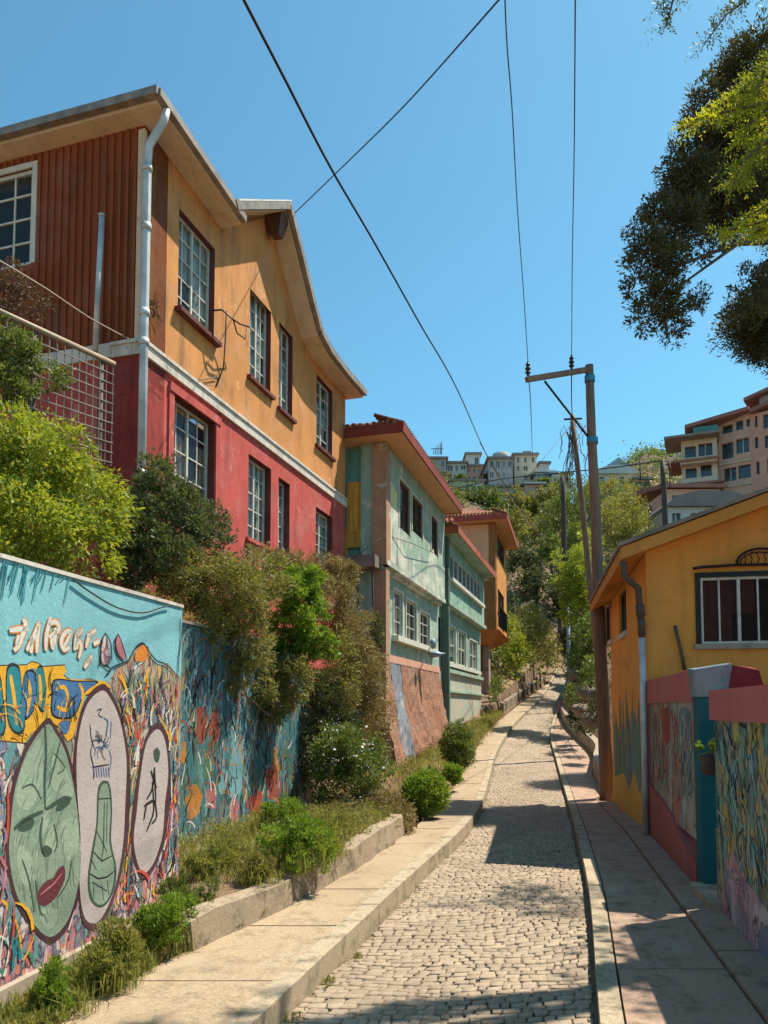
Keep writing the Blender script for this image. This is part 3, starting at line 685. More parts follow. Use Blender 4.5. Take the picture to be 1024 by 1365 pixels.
def face_l(mb, n):   # light planes of the painted green face
    for q in [[(110,560),(60,640),(45,740),(80,760),(115,700),(120,620)],[(150,600),(190,660),(205,720),(170,715),(145,690)],[(120,790),(150,800),(165,850),(140,885),(122,860)],[(50,860),(90,900),(80,980),(50,940)],[(170,800),(215,790),(215,880),(185,900)],[(110,1045),(160,1040),(150,1090),(125,1095)]]:
        Pp(mb, W1, cat([px3(*z) for z in q], 4), n)
layer('painted_face_highlights', M['p_sage_l'], face_l, w1, W1)
flat('p_sage_m', (.16,.23,.165), .35); GV = [W1.hit(*px3(*q)) for q in inset(ov['green'], 20)]
def onface(rr, q=None):
    s, z = (rr.uniform(min(a for a, b in GV), max(a for a, b in GV)), rr.uniform(min(b for a, b in GV), max(b for a, b in GV))) if q is None else (q.x, q.y)
    return (s, z) if inpoly2(s, z, GV) else None
def inpoly2(x, y, P_):
    c = False; j = len(P_)-1
    for i in range(len(P_)):
        if (P_[i][1] > y) != (P_[j][1] > y) and x < (P_[j][0]-P_[i][0])*(y-P_[i][1])/(P_[j][1]-P_[i][1])+P_[i][0]: c = not c
        j = i
    return c
def facebrush(mb, n):
    rr = random.Random(44); k = 0
    while k < 170:
        q = onface(rr)
        if q is None: continue
        a_ = 1.45+.5*math.sin(q[1]*4)+rr.gauss(0, .2); l = rr.uniform(.05, .2); w_ = rr.uniform(.006, .02); A_ = Vector(q); B_ = A_+Vector((math.cos(a_), math.sin(a_)))*l
        if onface(rr, B_) is None: continue
        e = Vector((-math.sin(a_), math.cos(a_)))*w_/2; mid = A_.lerp(B_, .5); nn = n+(k % 30)*.00001; m = rr.choice([0, 0, 1])
        mb.face([W1.p(A_.x, A_.y, nn), W1.p(mid.x-e.x, mid.y-e.y, nn), W1.p(B_.x, B_.y, nn), W1.p(mid.x+e.x, mid.y+e.y, nn)], m); k += 1
layer('painted_face_brushwork', [M['p_sage_m'], M['p_sage_l']], facebrush, w1, W1)
def face_d(mb, n):
    for q, w_ in [([(125,520),(128,600),(124,690),(126,760)],.022),([(38,815),(60,795),(90,778),(120,765)],.03),([(128,760),(150,745),(180,728),(200,730)],.03),([(118,780),(112,830),(116,870),(122,890)],.02),([(150,800),(160,850),(152,880)],.015),([(60,700),(90,690),(115,730)],.012),([(160,660),(180,640),(150,600)],.010),([(98,960),(110,1040),(120,1060)],.014),([(200,900),(190,960),(160,1010)],.014),([(60,900),(80,960),(95,1050)],.012),([(170,560),(150,640),(135,700)],.014)]:
        stroke(mb, W1, cat([px3(*z) for z in q], 6, False), w_, n)
    for q in [[(48,815),(60,795),(80,782),(95,790),(88,812),(65,822)],[(155,760),(165,742),(190,730),(196,742),(180,756),(165,765)],[(115,870),(128,860),(145,872),(140,888),(122,892)]]:
        Pp(mb, W1, cat([px3(*z) for z in q], 4), n)
    Pp(mb, W1, cat([px3(*z) for z in [(278,690),(292,678),(308,690),(315,760),(312,850),(326,920),(322,980),(300,1025),(275,1035),(252,1010),(246,950),(256,880),(270,800),(272,730)]], 4), n)
    Pp(mb, W1, cat([px3(*z) for z in [(432,595),(442,585),(450,600),(445,625),(435,622)]], 4), n)
layer('painted_face_lines', M['p_sage_d'], face_d, w1, W1)
def lips(mb, n):
    Pp(mb, W1, cat([px3(*z) for z in [(102,1012),(108,985),(128,962),(148,952),(160,930),(176,918),(182,935),(178,965),(160,1000),(140,1022),(118,1032)]], 4), n)
layer('painted_lips', M['p_lip'], lips, w1, W1)
def boot(mb, n):
    Pp(mb, W1, cat([px3(*z) for z in [(281,700),(292,686),(304,698),(310,770),(306,850),(320,920),(316,975),(298,1018),(276,1028),(257,1005),(251,950),(261,885),(274,800),(276,735)]], 4), n, 0)
    stroke(mb, W1, cat([px3(*z) for z in [(112,1000),(130,985),(150,968),(172,940)]], 5, False), .012, n, 1)
layer('painted_bottle', [M['p_sage'], M['p_rose']], boot, w1, W1)
def sketch(mb, n):
    rr = random.Random(5)
    for q in [[(276,730),(308,728)],[(292,740),(290,860),(285,900)],[(300,740),(298,850)],[(262,880),(285,905),(315,890)],[(250,940),(275,955),(300,950),(324,930)],[(262,975),(262,1010)],[(285,970),(290,1015)],[(300,960),(305,1000)],[(270,820),(300,880)],[(255,900),(270,930)],[(258,965),(300,990)]]:
        stroke(mb, W1, [px3(*z) for z in q], .012, n, 0)
    for i in range(26):    # flower sketch in the middle oval
        a_ = rr.uniform(0, 6.28); r_ = rr.uniform(8, 34)
        stroke(mb, W1, cat([px3(284+6*math.cos(a_), 575+8*math.sin(a_)), px3(284+r_*.6*math.cos(a_+.3), 575+r_*.9*math.sin(a_+.3)), px3(284+r_*.85*math.cos(a_), 575+r_*1.5*math.sin(a_))], 4, False), .006, n, rr.choice([0, 1]))
    for x in range(262, 308, 7): stroke(mb, W1, [px3(x, 640), px3(x+3, 668)], .012, n, 1)
    for q in [[(262,560),(254,600),(262,640),(262,675)],[(306,590),(312,620),(304,660)],[(258,640),(306,632)],[(272,480),(284,476),(276,492),(288,500)],[(290,500),(302,512),(300,540)],[(312,510),(310,560)],[(302,505),(298,555)],[(252,520),(256,560),(266,590)]]:
        stroke(mb, W1, cat([px3(*z) for z in q], 4, False), .008, n, 1 if q[0][0] > 280 else 0)
    for q in [[(434,640),(428,700),(412,730)],[(434,640),(436,690),(438,740)],[(428,680),(432,760),(420,800),(412,820)],[(412,740),(404,790)],[(436,740),(440,780),(426,800)],[(405,750),(430,735),(438,750)],[(424,650),(440,700)]]:
        stroke(mb, W1, cat([px3(*z) for z in q], 4, False), .022, n, 0)
layer('painted_sketches', [M['p_black'], M['p_blue']], sketch, w1, W1)
def letters_(mb, n, w_, m):
    gl = [[(46,165),(100,158),(148,155)],[(118,110),(135,130),(100,240),(70,275)],[(100,190),(85,250)],[(210,120),(180,200),(140,275)],[(210,125),(200,200),(195,290)],[(168,200),(165,290)],
          [(272,95),(250,190),(245,275)],[(262,130),(300,120),(318,160),(262,200)],[(275,205),(285,270)],[(300,150),(290,245)],[(345,255),(382,175),(350,180),(330,225),(345,270),(375,258)],[(440,165),(415,190),(402,275)],[(405,200),(448,160)],[(418,200),(414,270)],[(418,215),(440,250),(425,320)],[(518,160),(480,205),(465,262)],[(470,195),(500,190)],[(505,240),(540,222)],[(498,305),(455,370)],[(470,340),(490,320)]]
    for q in gl: stroke(mb, W1, cat([px4(*z) for z in q], 5, False), w_, n, m, True)
layer('lettering_outline', M['p_orange'], lambda mb, n: letters_(mb, n, .05, 0), w1, W1)
layer('lettering', M['p_white'], lambda mb, n: letters_(mb, n, .032, 0), w1, W1)
def brushes(mb, n):
    for q in [[(570,180),(545,240),(545,330),(535,360)],[(570,180),(600,240),(605,330)],[(560,230),(590,240)],[(550,270),(600,275)],[(550,310),(600,310)],[(640,185),(622,230),(640,300),(660,335)],[(640,185),(665,250),(688,330)],[(560,350),(600,380),(570,410)],[(600,370),(650,350),(700,330)],[(700,330),(735,260),(775,235),(800,270),(850,330),(900,350),(950,400)],[(980,100),(985,200),(972,320),(968,400)]]:
        stroke(mb, W1, cat([px4(*z) for z in q], 5, False), .014, n, 0)
    rr = random.Random(8)
    for i in range(26):    # dark brush tufts top left
        x = rr.uniform(-20, 190); stroke(mb, W1, [px3(x+rr.uniform(5, 25), 55+x*.25+rr.uniform(0, 10)), px3(x, rr.uniform(100, 175)+x*.05)], .014, n, 1)
def scrib(fr, n_, fn, seed, wmin=.006, wmax=.02, lmin=.04, lmax=.16, ang=1.4, sp=.9, nm=6):
    def f(mb, n):
        rr = random.Random(seed); k = 0; tries = 0
        while k < n_ and tries < n_*30:
            tries += 1; q = fn(rr)
            if q is None: continue
            s, z = q; l = rr.uniform(lmin, lmax); a_ = rr.gauss(ang, sp); w_ = rr.uniform(wmin, wmax); m = rr.randrange(nm); cv = rr.uniform(-1.2, 1.2)
            pts = [Vector((s, z))]
            for i in range(4): a2 = a_+cv*i/3; pts.append(pts[-1]+Vector((math.cos(a2), math.sin(a2)))*l/4)
            if fn(rr, pts[-1]) is None: continue
            nn = n+(k % 40)*.00001
            for i in range(4):
                A_, B_ = pts[i], pts[i+1]; d = (B_-A_).normalized(); e = Vector((-d.y, d.x))*w_/2*(1, .9, .8, .55)[i]; e2 = Vector((-d.y, d.x))*w_/2*(.9, .8, .55, .2)[i]
                mb.face([fr.p(A_.x+e.x, A_.y+e.y, nn), fr.p(A_.x-e.x, A_.y-e.y, nn), fr.p(B_.x-e2.x, B_.y-e2.y, nn), fr.p(B_.x+e2.x, B_.y+e2.y, nn)], m)
            k += 1
    return f
def inpoly(x, y, P_):
    c = False; j = len(P_)-1
    for i in range(len(P_)):
        if (P_[i][1] > y) != (P_[j][1] > y) and x < (P_[j][0]-P_[i][0])*(y-P_[i][1])/(P_[j][1]-P_[i][1])+P_[i][0]: c = not c
        j = i
    return c
OVW = [[W1.hit(*px3(*q)) for q in ov[k]] for k in ov]; YBW = [W1.hit(*q) for q in YB]; S0w = W1.hit(0, 900)[0]
def crowd(rr, q=None):
    s, z = (rr.uniform(S0w-.3, L1-.03), rr.uniform(zb1+.05, 2.2)) if q is None else (q.x, q.y)
    if s > L1-.02 or z < zb1+.02 or any(inpoly(s, z, o) for o in OVW) or inpoly(s, z, YBW): return None
    top = float(np.interp(s, [W1.hit(*px3(*t_))[0] for t_ in [(0,590),(300,420),(325,365),(402,300),(450,360),(508,390)]], [W1.hit(*px3(*t_))[1] for t_ in [(0,590),(300,420),(325,365),(402,300),(450,360),(508,390)]]))
    return (s, z) if z < top-.02 else None
layer('painted_line_work', [M['p_plum'], M['p_white'], M['p_red'], M['p_teal'], M['p_yellow'], M['p_rose'], M['p_black'], M['p_green'], M['p_lilac']], scrib(W1, 420, crowd, 3, .006, .03, .08, .34, 1.45, .45, 9), w1, W1)
def band_(rr, q=None):
    s, z = (rr.uniform(S0w-.3, L1), rr.uniform(1.3, 2.4)) if q is None else (q.x, q.y)
    return (s, z) if inpoly(s, z, YBW) and not any(inpoly(s, z, o) for o in OVW) else None
layer('painted_band_lines', [M['p_black'], M['p_orange'], M['p_teal'], M['p_yellow'], M['p_green']], scrib(W1, 60, band_, 5, .005, .014, .06, .2, 1.4, .8, 5), w1, W1)
layer('painted_brush_marks', [M['p_black'], M['p_teal']], brushes, w1, W1)
def wing(mb, n):
    Pp(mb, W1, cat([px4(*z) for z in [(570,190),(552,240),(550,340),(575,350),(600,335),(595,240)]], 3), n, 0)
    Pp(mb, W1, cat([px4(*z) for z in [(640,195),(628,240),(645,300),(680,325),(662,250)]], 3), n, 1)
    Pp(mb, W1, cat([px4(*z) for z in [(775,245),(740,275),(735,330),(790,330),(800,280)]], 3), n, 2)
layer('painted_wings', [M['mur_rose'], M['p_rose'], M['p_orange']], wing, w1, W1)
# crack cable hanging on the wall
mb = MB(); mb.tube([W1.at(u, v, .02) for u, v in cat([px3(208,112),px3(260,150),px3(330,190),px3(400,205),px3(455,190),px3(480,185)], 4, False)], .006, 5)
tag(mb.build('hanging_wire', M['cable']), 'thin black wire sagging along the top of the blue mural wall', 'wire')

# ------------------------------------------------------------------ second mural wall behind the planted strip
M['mur2'] = mural('dark teal graffiti', [(.03,.10,.14),(.06,.20,.25),(.05,.12,.09),(.12,.22,.12),(.05,.09,.16),(.11,.24,.26),(.22,.09,.05),(.05,.12,.13)], 7, .25, 5, .05, 2.2, streaks=.8)
M['mur2b'] = mural('warm painted figures', [(.55,.14,.06),(.60,.30,.05),(.12,.34,.38),(.45,.30,.26),(.10,.30,.20),(.50,.16,.18)], 4.0, .45, 4, .05, 1.8)
w2 = thing('graffiti_wall', tuple(W2.p(0, 0)), 'weathered teal graffiti wall behind the weeds, half hidden by hanging bushes', 'wall')
zb2 = bankz(8)-.3; zt2 = EYE+.92
mb = MB(); mb.fbox(W2, -1.0, W2.L, zb2, zt2, -.2, 0); mb.build('wall', M['mur2'], w2)
mb = MB(); mb.fbox(W2, -1.0, W2.L+.02, zt2, zt2+.03, -.22, .02); mb.build('coping', M['concrete'], w2)
def figs(mb, n):
    def q4(x, y): return (220+x/2.327, 760+y/2.327)
    rr = random.Random(4)
    for q, m in [([(100,440),(125,430),(128,520),(100,530)],0),([(148,440),(160,430),(165,500),(152,545),(138,505)],0),([(75,680),(105,670),(112,730),(85,775),(66,730)],1),([(160,360),(195,350),(190,440),(165,470)],2),([(205,540),(235,520),(250,560),(235,680),(205,700)],3),([(120,560),(140,545),(146,620),(122,650)],4),([(330,570),(345,560),(352,620),(338,640)],1),([(372,370),(405,350),(412,400),(395,440),(372,430)],5),([(355,440),(380,425),(388,500),(360,560)],2),([(315,620),(350,610),(355,690),(318,700)],0),([(170,630),(190,625),(188,680),(170,690)],3),([(200,720),(225,710),(228,770),(205,775)],5),([(265,700),(300,690),(300,760),(262,760)],0),([(135,680),(160,672),(158,735),(135,740)],5),([(50,540),(62,530),(62,590),(48,600)],1),([(385,470),(412,460),(405,560),(385,600)],2)]:
        Pp(mb, W2, [(x+rr.uniform(-2.2, 2.2), y+rr.uniform(-3, 3)) for x, y in cat([q4(*z) for z in q], 3)], n, m)
LAY[0] = .001
flat('d_red', (.34,.07,.04), .35); flat('d_orange', (.48,.20,.04), .35); flat('d_teal', (.05,.17,.20), .4); flat('d_sky', (.16,.33,.36), .4); flat('d_green', (.09,.18,.10), .4); flat('d_rose', (.36,.13,.14), .35)
def on2(rr, q=None):
    s, z = (rr.uniform(-.9, W2.L-.02), rr.uniform(zb2+.35, zt2-.1)) if q is None else (q.x, q.y)
    return (s, z) if -.95 < s < W2.L-.01 and z < zt2-.02 else None
layer('painted_drips', [M['d_teal'], M['p_black'], M['d_sky'], M['d_green'], M['d_teal'], M['p_blue2'], M['d_green']], scrib(W2, 500, on2, 8, .02, .07, .2, .7, 1.5, .18, 7), w2, W2)
layer('painted_figures', [M['d_red'], M['d_orange'], M['d_teal'], M['d_sky'], M['d_green'], M['d_rose']], figs, w2, W2)
layer('painted_marks', [M['p_black'], M['d_orange'], M['d_sky'], M['d_red'], M['p_black'], M['p_white'], M['d_teal'], M['d_rose'], M['d_green']], scrib(W2, 650, on2, 9, .008, .035, .08, .35, 1.5, .5, 9), w2, W2)

# ------------------------------------------------------------------ low stone edging walls of the planted strip
M['mortar'] = paved('old mortar', (.30, .235, .165), (.07,.055,.04), 1.0, .2, (.38,.32,.24))
def edging(name, Y0, Y1, h, label):
    mb = MB(); ys = list(np.arange(Y0, Y1, .3))+[Y1]; r = random.Random(int(Y0*10))
    pr = [(r.uniform(-.03, .03), r.uniform(-.02, .03)) for _ in ys]
    A = [(Vector((LO(y)+.03+a, y, ZR(y)+KH-.05)), Vector((LO(y)-.01+a*1.4, y, ZR(y)+KH+h+b)), Vector((LO(y)-.17+a, y, ZR(y)+KH+h+b+.01)), Vector((LO(y)-.19, y, ZR(y)+KH-.1))) for y, (a, b) in zip(ys, pr)]
    for P_, Q_ in zip(A[:-1], A[1:]):
        for i in range(3): mb.face([P_[i], Q_[i], Q_[i+1], P_[i+1]])
    mb.face([A[0][i] for i in (0, 1, 2, 3)]); mb.face([A[-1][i] for i in (3, 2, 1, 0)])
    tag(mb.build(name, M['mortar']), label, 'wall')
edging('stone_edging', 5.2, 6.45, .21, 'low crumbling stone edging beside the pavement, just past the foreground mural')
edging('stone_edging', 6.52, 9.9, .23, 'low stone edging of the dry planted bed, further up the pavement')

# ------------------------------------------------------------------ big red and orange house
h1 = thing('two_storey_house', tuple(H1.p(0, 2.5)), 'large two-storey house with orange upper and red lower floor on the left bank', 'house')
WO = [H1.rect(238,281,412,286,327,457), H1.rect(333,372,501,361,411,529), H1.rect(372,425,543,390,448,561), H1.rect(422,497,592,443,523,612)]
WL = [H1.rect(230,525,650,286,563,688), H1.rect(331,601,717,361,628,731), H1.rect(371,635,735,386,646,744), H1.rect(421,675,750,443,690,762)]
zband = sum(H1.hit(u, v)[1] for u, v in [(190,462),(460,672)])/2; eav = 9.95+.0
zb0 = 2.4; SL = H1.L
profile = [(-.3, 10.62), (2.3, 10.44), (4.2, 11.9), (4.9, 11.25), (5.5, 10.62), (5.95, 10.2), (6.6, 10.03), (9.1, 10.02)]
def prof(s): return float(np.interp(s, [a for a, b in profile], [b for a, b in profile]))
zcap = 9.95
tops = []
ss = sorted([0, SL]+[a for a, b in profile if 0 < a < SL])
for a, b in zip(ss[:-1], ss[1:]): tops.append([(a, zcap), (b, zcap), (b, prof(b)-.02), (a, prof(a)-.02)])
wall_mesh(H1, 0, SL, zband+.11, zcap, WO, .17, 0, 0, 1, tops).build('upper_wall', [M['orange'], M['red_dark']], h1)
wall_mesh(H1, 0, SL, zb0, zband-.11, WL, .2, 0, 0, 1).build('lower_wall', [M['red'], M['red_dark']], h1)
mb = MB(); mb.fbox(H1, -.03, SL+.02, zband-.11, zband+.11, -.5, .05); mb.fbox(H1, -.06, SL+.02, zband+.06, zband+.112, -.5, .075)
mb.fbox(H1, -.05, .0, zband-.11, zband+.11, -8.0, -.5); mb.build('band', M['band'], h1)
# side wall with vertical siding
SD = Fr(tuple(H1.p(0, 0))[:2], tuple(H1.p(0, 0, -8))[:2], -1)
WS = SD.rect(-60,236,372,43,239,352); WS = (WS[0], WS[1], WS[2], WS[3]) if WS[0] < WS[1] else (WS[1], WS[0], WS[2], WS[3])
wall_mesh(SD, 0.0, 7.9, zband+.11, 10.58, [WS], .12, 0.0).build('side_wall_siding', [M['orange_side'], M['red_dark']], h1)
mb = MB(); x = .12
while x < 7.8:
    if not (WS[0]-.06 < x < WS[1]+.06): mb.fbox(SD, x, x+.05, zband+.14, 10.56, -.01, .028)
    else: mb.fbox(SD, x, x+.05, WS[3]+.1, 10.56, -.01, .028); mb.fbox(SD, x, x+.05, zband+.14, WS[2]-.1, -.01, .028)
    x += .135
mb.build('siding_ribs', M['orange_side'], h1)
mb = MB(); mb.fbox(SD, -.02, .09, zband+.12, 10.5, -.02, .04); mb.build('lit_corner_strip', M['cream'], h1)  # pale strip painted in for the sunlit edge of the corner
wall_mesh(SD, 0, 7.9, zb0, zband-.11, [], .12, 0).build('lower_side_wall', [M['red'], M['red_dark']], h1)
window(SD, WS, h1, 0, .05, 4, 4, 'frame_white', .06, .03, 2, cover=.3, outer=.09, outm='trim_pale')
for i, r in enumerate(WO): window(H1, r, h1, 0, .13, 4 if i < 2 else 2, 5, 'frame_white', .04, .022, 2, cover=.75, sill=.12 if i == 0 else .08)
for i, r in enumerate(WL): window(H1, r, h1, 0, .16, 4 if i < 2 else 2, 5 if i else 4, 'frame_white', .045, .022, 2, cover=.75, sill=.06, sillm='red' if i else 'red_dark', cur='curtain' if i else 'curtain_warm')
# lintel moulding over the tall red-floor window
mb = MB(); r = WL[0]; mb.fbox(H1, r[0]-.14, r[1]+.14, r[3]+.0, r[3]+.14, -.02, .05); mb.fbox(H1, r[0]-.14, r[0], r[2], r[3], -.02, .03); mb.fbox(H1, r[1], r[1]+.14, r[2], r[3], -.02, .03); mb.build('window_surround', M['red'], h1)
# roof: profile along the street extruded back, soffit and gutter
OH = .42
rf = MB(); sf = MB(); ft = MB()
pr = [(-.3, 10.60), (2.3, 10.42)]; pr2 = [(1.95, 10.42), (2.3, 10.66), (4.2, 11.92), (4.9, 11.22), (5.5, 10.58), (5.95, 10.16), (6.6, 10.0), (7.7, 9.98), (9.15, 10.04)]
def extr(mb, P_, n0, n1, th, up=0):
    for (a, za), (b, zb) in zip(P_[:-1], P_[1:]):
        p_ = H1.p; mb.hexa([p_(a, za+up, n1), p_(b, zb+up, n1), p_(b, zb+up, n0), p_(a, za+up, n0), p_(a, za+up+th, n1), p_(b, zb+up+th, n1), p_(b, zb+up+th, n0), p_(a, za+up+th, n0)])
extr(sf, pr, OH-.02, -8.4, .05); extr(sf, pr2, OH-.02, -5, .05)
extr(rf, [(a-.03, z) for a, z in pr[:1]]+[(pr[1][0]+.02, pr[1][1])], OH, -8.5, .10, .053); extr(rf, pr2, OH, -5.1, .12, .053)
rf.build('roof', M['roof_grey'], h1); sf.build('soffit', M['cream'], h1)
g = MB()
p_ = H1.p
g.bar(p_(-.36, 10.70, OH+.03), p_(2.32, 10.51, OH+.03), .10, .12); g.bar(p_(-.37, 10.70, OH+.05), p_(-.37, 10.70, -8.5), .10, .12)
for (a, za), (b, zb) in zip(pr2[:-1], pr2[1:]): g.bar(p_(a, za+.12, OH+.05), p_(b, zb+.12, OH+.05), .09, .16)
g.build('gutter', M['gutter'], h1)
g = MB(); extr(g, [(2.0, 10.46), (4.22, 11.94)], OH+.10, -5.2, .03, .18); g.build('roof_flashing', M['white_flake'], h1)
# ridge bracket, downpipe, iron bracket
b = MB(); c = H1.at(369, 306, .2); b.hexa([c+H1.u*a_+H1.n*b_+Vector((0,0,z_)) for z_, k_ in ((-.16, .09), (.28, .2)) for a_, b_ in ((-k_, -k_), (k_, -k_), (k_, k_), (-k_, k_))]); b.build('rafter_end', M['frame_brown'], h1)
d = MB(); pts = [H1.p(-.12, 10.62, OH+.02), H1.p(-.12, 10.45, OH-.03), H1.p(-.10, 10.15, .14), H1.p(-.10, 9.9, .12), H1.p(-.10, 7.5, .12), H1.p(-.10, 2.6, .12)]
d.tube(pts, .062, 10); 
for z in (9.8, 8.9, 7.6, zband, 5.2): d.tube([H1.p(-.10, z-.05, .12), H1.p(-.10, z+.05, .12)], .075, 10)
dp = d.build('downpipe', M['zinc'], h1)
k = MB(); pl = lambda lst, n: [H1.at(u, v, n_) for (u, v), n_ in zip(lst, n)]
k.tube([H1.at(282, 414, .02), H1.at(296, 413, .25), H1.at(310, 425, .35), H1.at(320, 432, .40), H1.at(333, 436, .42)], .016, 6)
k.tube([H1.at(302, 414, .25), H1.at(300, 460, .12), H1.at(298, 490, .05), H1.at(288, 516, .02)], .012, 6)
k.tube([H1.at(311, 426, .34), H1.at(316, 444, .3), H1.at(327, 452, .25), H1.at(330, 436, .3)], .013, 6); k.build('iron_bracket', M['iron'], h1)
k = MB(); k.tube([H1.at(194, 466, .03), H1.at(230, 490, .03), H1.at(262, 508, .03), H1.at(291, 502, .04)], .010, 5); k.tube([H1.at(194, 470, .03), H1.at(240, 505, .03), H1.at(285, 515, .03)], .007, 5); k.build('wall_cable', M['cable'], h1)
# white vertical pole beside the siding and wire mesh fence below it
mb = MB(); mb.tube([at(127, 469, 10.75), at(136, 288, 10.75)], .045, 8); mb.tube([at(136, 289, 10.75), at(136, 286, 10.75)], .055, 8)
tag(mb.build('standpipe', M['zinc']), 'thin pale upright pipe in front of the brown siding of the big house', 'pipe')
FN = Fr(tuple(at(-60, 500, 7.2))[:2], tuple(at(153, 500, 9.6))[:2])
fn = thing('mesh_fence', tuple(FN.p(0, 4)), 'sagging wire mesh fence on posts under the brown siding', 'fence')
mb = MB(); s1, z1 = FN.hit(152, 487); s0, z0 = FN.hit(0, 418); zt = lambda s: z1+(z0-z1)*(s1-s)/(s1-s0); s = s1-.02
A = FN.hit(0, 418)
while s > 0: mb.bar(FN.p(s, zt(s)-1.35), FN.p(s, zt(s)), .012, .012); s -= .13
for j in range(11): mb.bar(FN.p(0, zt(0)-.13*j, .006), FN.p(s1, zt(s1)-.13*j, .006), .012, .012)
mb.build('wire_mesh', M['gutter'], fn)
mb = MB(); mb.tube([FN.p(0, zt(0)+.02), FN.p(s1, zt(s1)+.02)], .035, 8); mb.build('top_rail', M['cable_pale'], fn)
for s in (s1-.22, s1-1.4, s1-2.4):
    mb = MB(); mb.tube([FN.p(s, zt(s)-2.2, -.03), FN.p(s, zt(s), -.03)], .035, 7); mb.build('post', M['bark'], fn)

# ------------------------------------------------------------------ mint green houses on the left
h2 = thing('green_house', tuple(H2.p(0, 1.0)), 'mint green two-storey house with peeling upper wall and dark red tiled roof', 'house')
R2 = H2.rect; SA = 6.65
U1 = [R2(532,638,706,546,652,712), R2(549,660,708,563,672,718), R2(574.5,686,735,583.5,695,742)]
D1 = [R2(536,784,844,547,790,850), R2(552,797,852,565,806,856), R2(569.5,811,860,582,823,867)]
U1 = [(a, b, max(c, 5.6), min(d, 7.45)) for a, b, c, d in U1]; D1 = [(a, b, 3.62, min(d, 4.75)) for a, b, c, d in D1]
def poly_top(fr, s0, s1, za, zb): return [[(s0, za), (s1, za), (s1, zb), (s0, zb)]]
wall_mesh(H2, 0, SA, 5.22, 7.95, U1, .12, 0).build('upper_wall', [M['teal'], M['bside']], h2)
wall_mesh(H2, 0, SA, 3.10, 5.10, D1, .12, -.22).build('lower_wall', [M['teal'], M['teal2']], h2)
mb = MB(); mb.fbox(H2, .0, SA, 5.10, 5.22, -.5, .03); mb.fbox(H2, .02, SA, 5.02, 5.10, -.3, -.1); mb.build('floor_band', M['teal_worn'], h2)
# worn plaster field under the upper windows (a coat of its own, proud by 3 mm)
mb = MB(); pts = [(.03, 5.25), (SA-.05, 5.25), (SA-.1, 5.9), (5.6, 5.75), (5.0, 6.5), (4.3, 6.1), (3.9, 5.55), (2.9, 5.5), (2.0, 5.56), (1.25, 5.9), (1.1, 6.6), (.7, 6.9), (.03, 7.0)]
for t in geometry.tessellate_polygon([[H2.p(a, z, .004) for a, z in pts]]): mb.face([H2.p(*pts[i], .004) for i in t])
mb.build('worn_plaster', M['teal_worn'], h2)
mb = MB(); pts = [(.03, 6.75), (.9, 6.6), (.95, 7.0), (.03, 7.25)]
for t in geometry.tessellate_polygon([[H2.p(a, z, .007) for a, z in pts]]): mb.face([H2.p(*pts[i], .007) for i in t])
mb.build('yellow_patch', M['yellow_pale'], h2)
for r, cu in zip(U1, ('curtain', 'curtain', 'curtain')): window(H2, r, h2, 0, .05, 2, 2, 'frame_brown', .05, .02, 1, cover=.3, cur=cu, outer=.05, outm='trim_pale')
for r in D1: window(H2, r, h2, -.22, .05, 2, 3, 'frame_white', .05, .02, 1, cover=.5, cur='curtain_warm', outer=.06, outm='trim_pale')
mb = MB(); mb.fbox(H2, D1[0][0]-.15, D1[2][1]+.5, 3.46, 3.60, -.25, -.05); mb.build('long_sill', M['trim_pale'], h2)
mb = MB(); mb.fbox(H2, -.0, SA, 2.92, 3.10, -.6, -.17); mb.build('footing_band', M['footing_pink'], h2)
def embank(name, s0, s1, mat, seed, seam=0):
    mb = MB(); rr = random.Random(seed); ns, nz = int((s1-s0)/.14)+2, 20; G_ = []
    for i in range(ns+1):
        a = s0+(s1-s0)*i/ns; col_ = []
        for k in range(nz+1):
            f = k/nz; z = -.5+(3.42)*f; out = .62*(1-f)**1.25-.2+.10*math.sin(a*1.7+z*2)*math.sin(z*1.3+a)*(1-f)+rr.uniform(-.035, .035)*(1-f*.6)+.02
            col_.append(H2.p(a+rr.uniform(-.03,.03)*(0 < i < ns), z, out))
        G_.append(col_)
    for i in range(ns):
        for k in range(nz): mb.face([G_[i][k], G_[i+1][k], G_[i+1][k+1], G_[i][k+1]], 0, True)
    for k in range(nz):
        mb.face([G_[0][k], G_[0][k+1], H2.p(s0, -.5+3.42*(k+1)/nz, -.6), H2.p(s0, -.5+3.42*k/nz, -.6)]); mb.face([G_[-1][k], H2.p(s1, -.5+3.42*k/nz, -.6), H2.p(s1, -.5+3.42*(k+1)/nz, -.6), G_[-1][k+1]])
    return mb.build(name, mat, h2)
m_, t_, b_ = newmat('eroded red embankment'); co_ = coords(t_)
n1 = noise(t_, co_, 1.2, 8, .72); n2 = noise(t_, co_, 9, 8, .75); n3 = noise(t_, coords(t_, (2, 2, .4)), 2, 5)
c_ = ramp(t_, n1.outputs[0], [(.3, (.17,.08,.05)), (.45, (.38,.16,.09)), (.6, (.30,.14,.09)), (.75, (.36,.27,.21))]); c_ = mix(t_, .6, c_, ramp(t_, n2.outputs[0], [(.35, (.10,.055,.04)), (.55, (.36,.17,.10)), (.7, (.50,.28,.18))]))
c_ = mix(t_, ramp(t_, n3.outputs[0], [(.5, 0), (.7, .5)]), c_, (.30,.26,.23)); L(t_, c_, b_.inputs['Base Color']); b_.inputs['Roughness'].default_value = .95; bump(t_, b_, n2.outputs[0], 1.0, .06)
M['embank'] = m_
embank('rubble_embankment', -.02, .95, M['embank'], 1); embank('rubble_embankment', 1.95, SA, M['embank'], 2)
embank('grey_buttress', .955, 1.945, stucco('streaky grey paint', (.20,.22,.26), (.07,.07,.08), 1.0, .35, (.34,.33,.33), .6), 3)
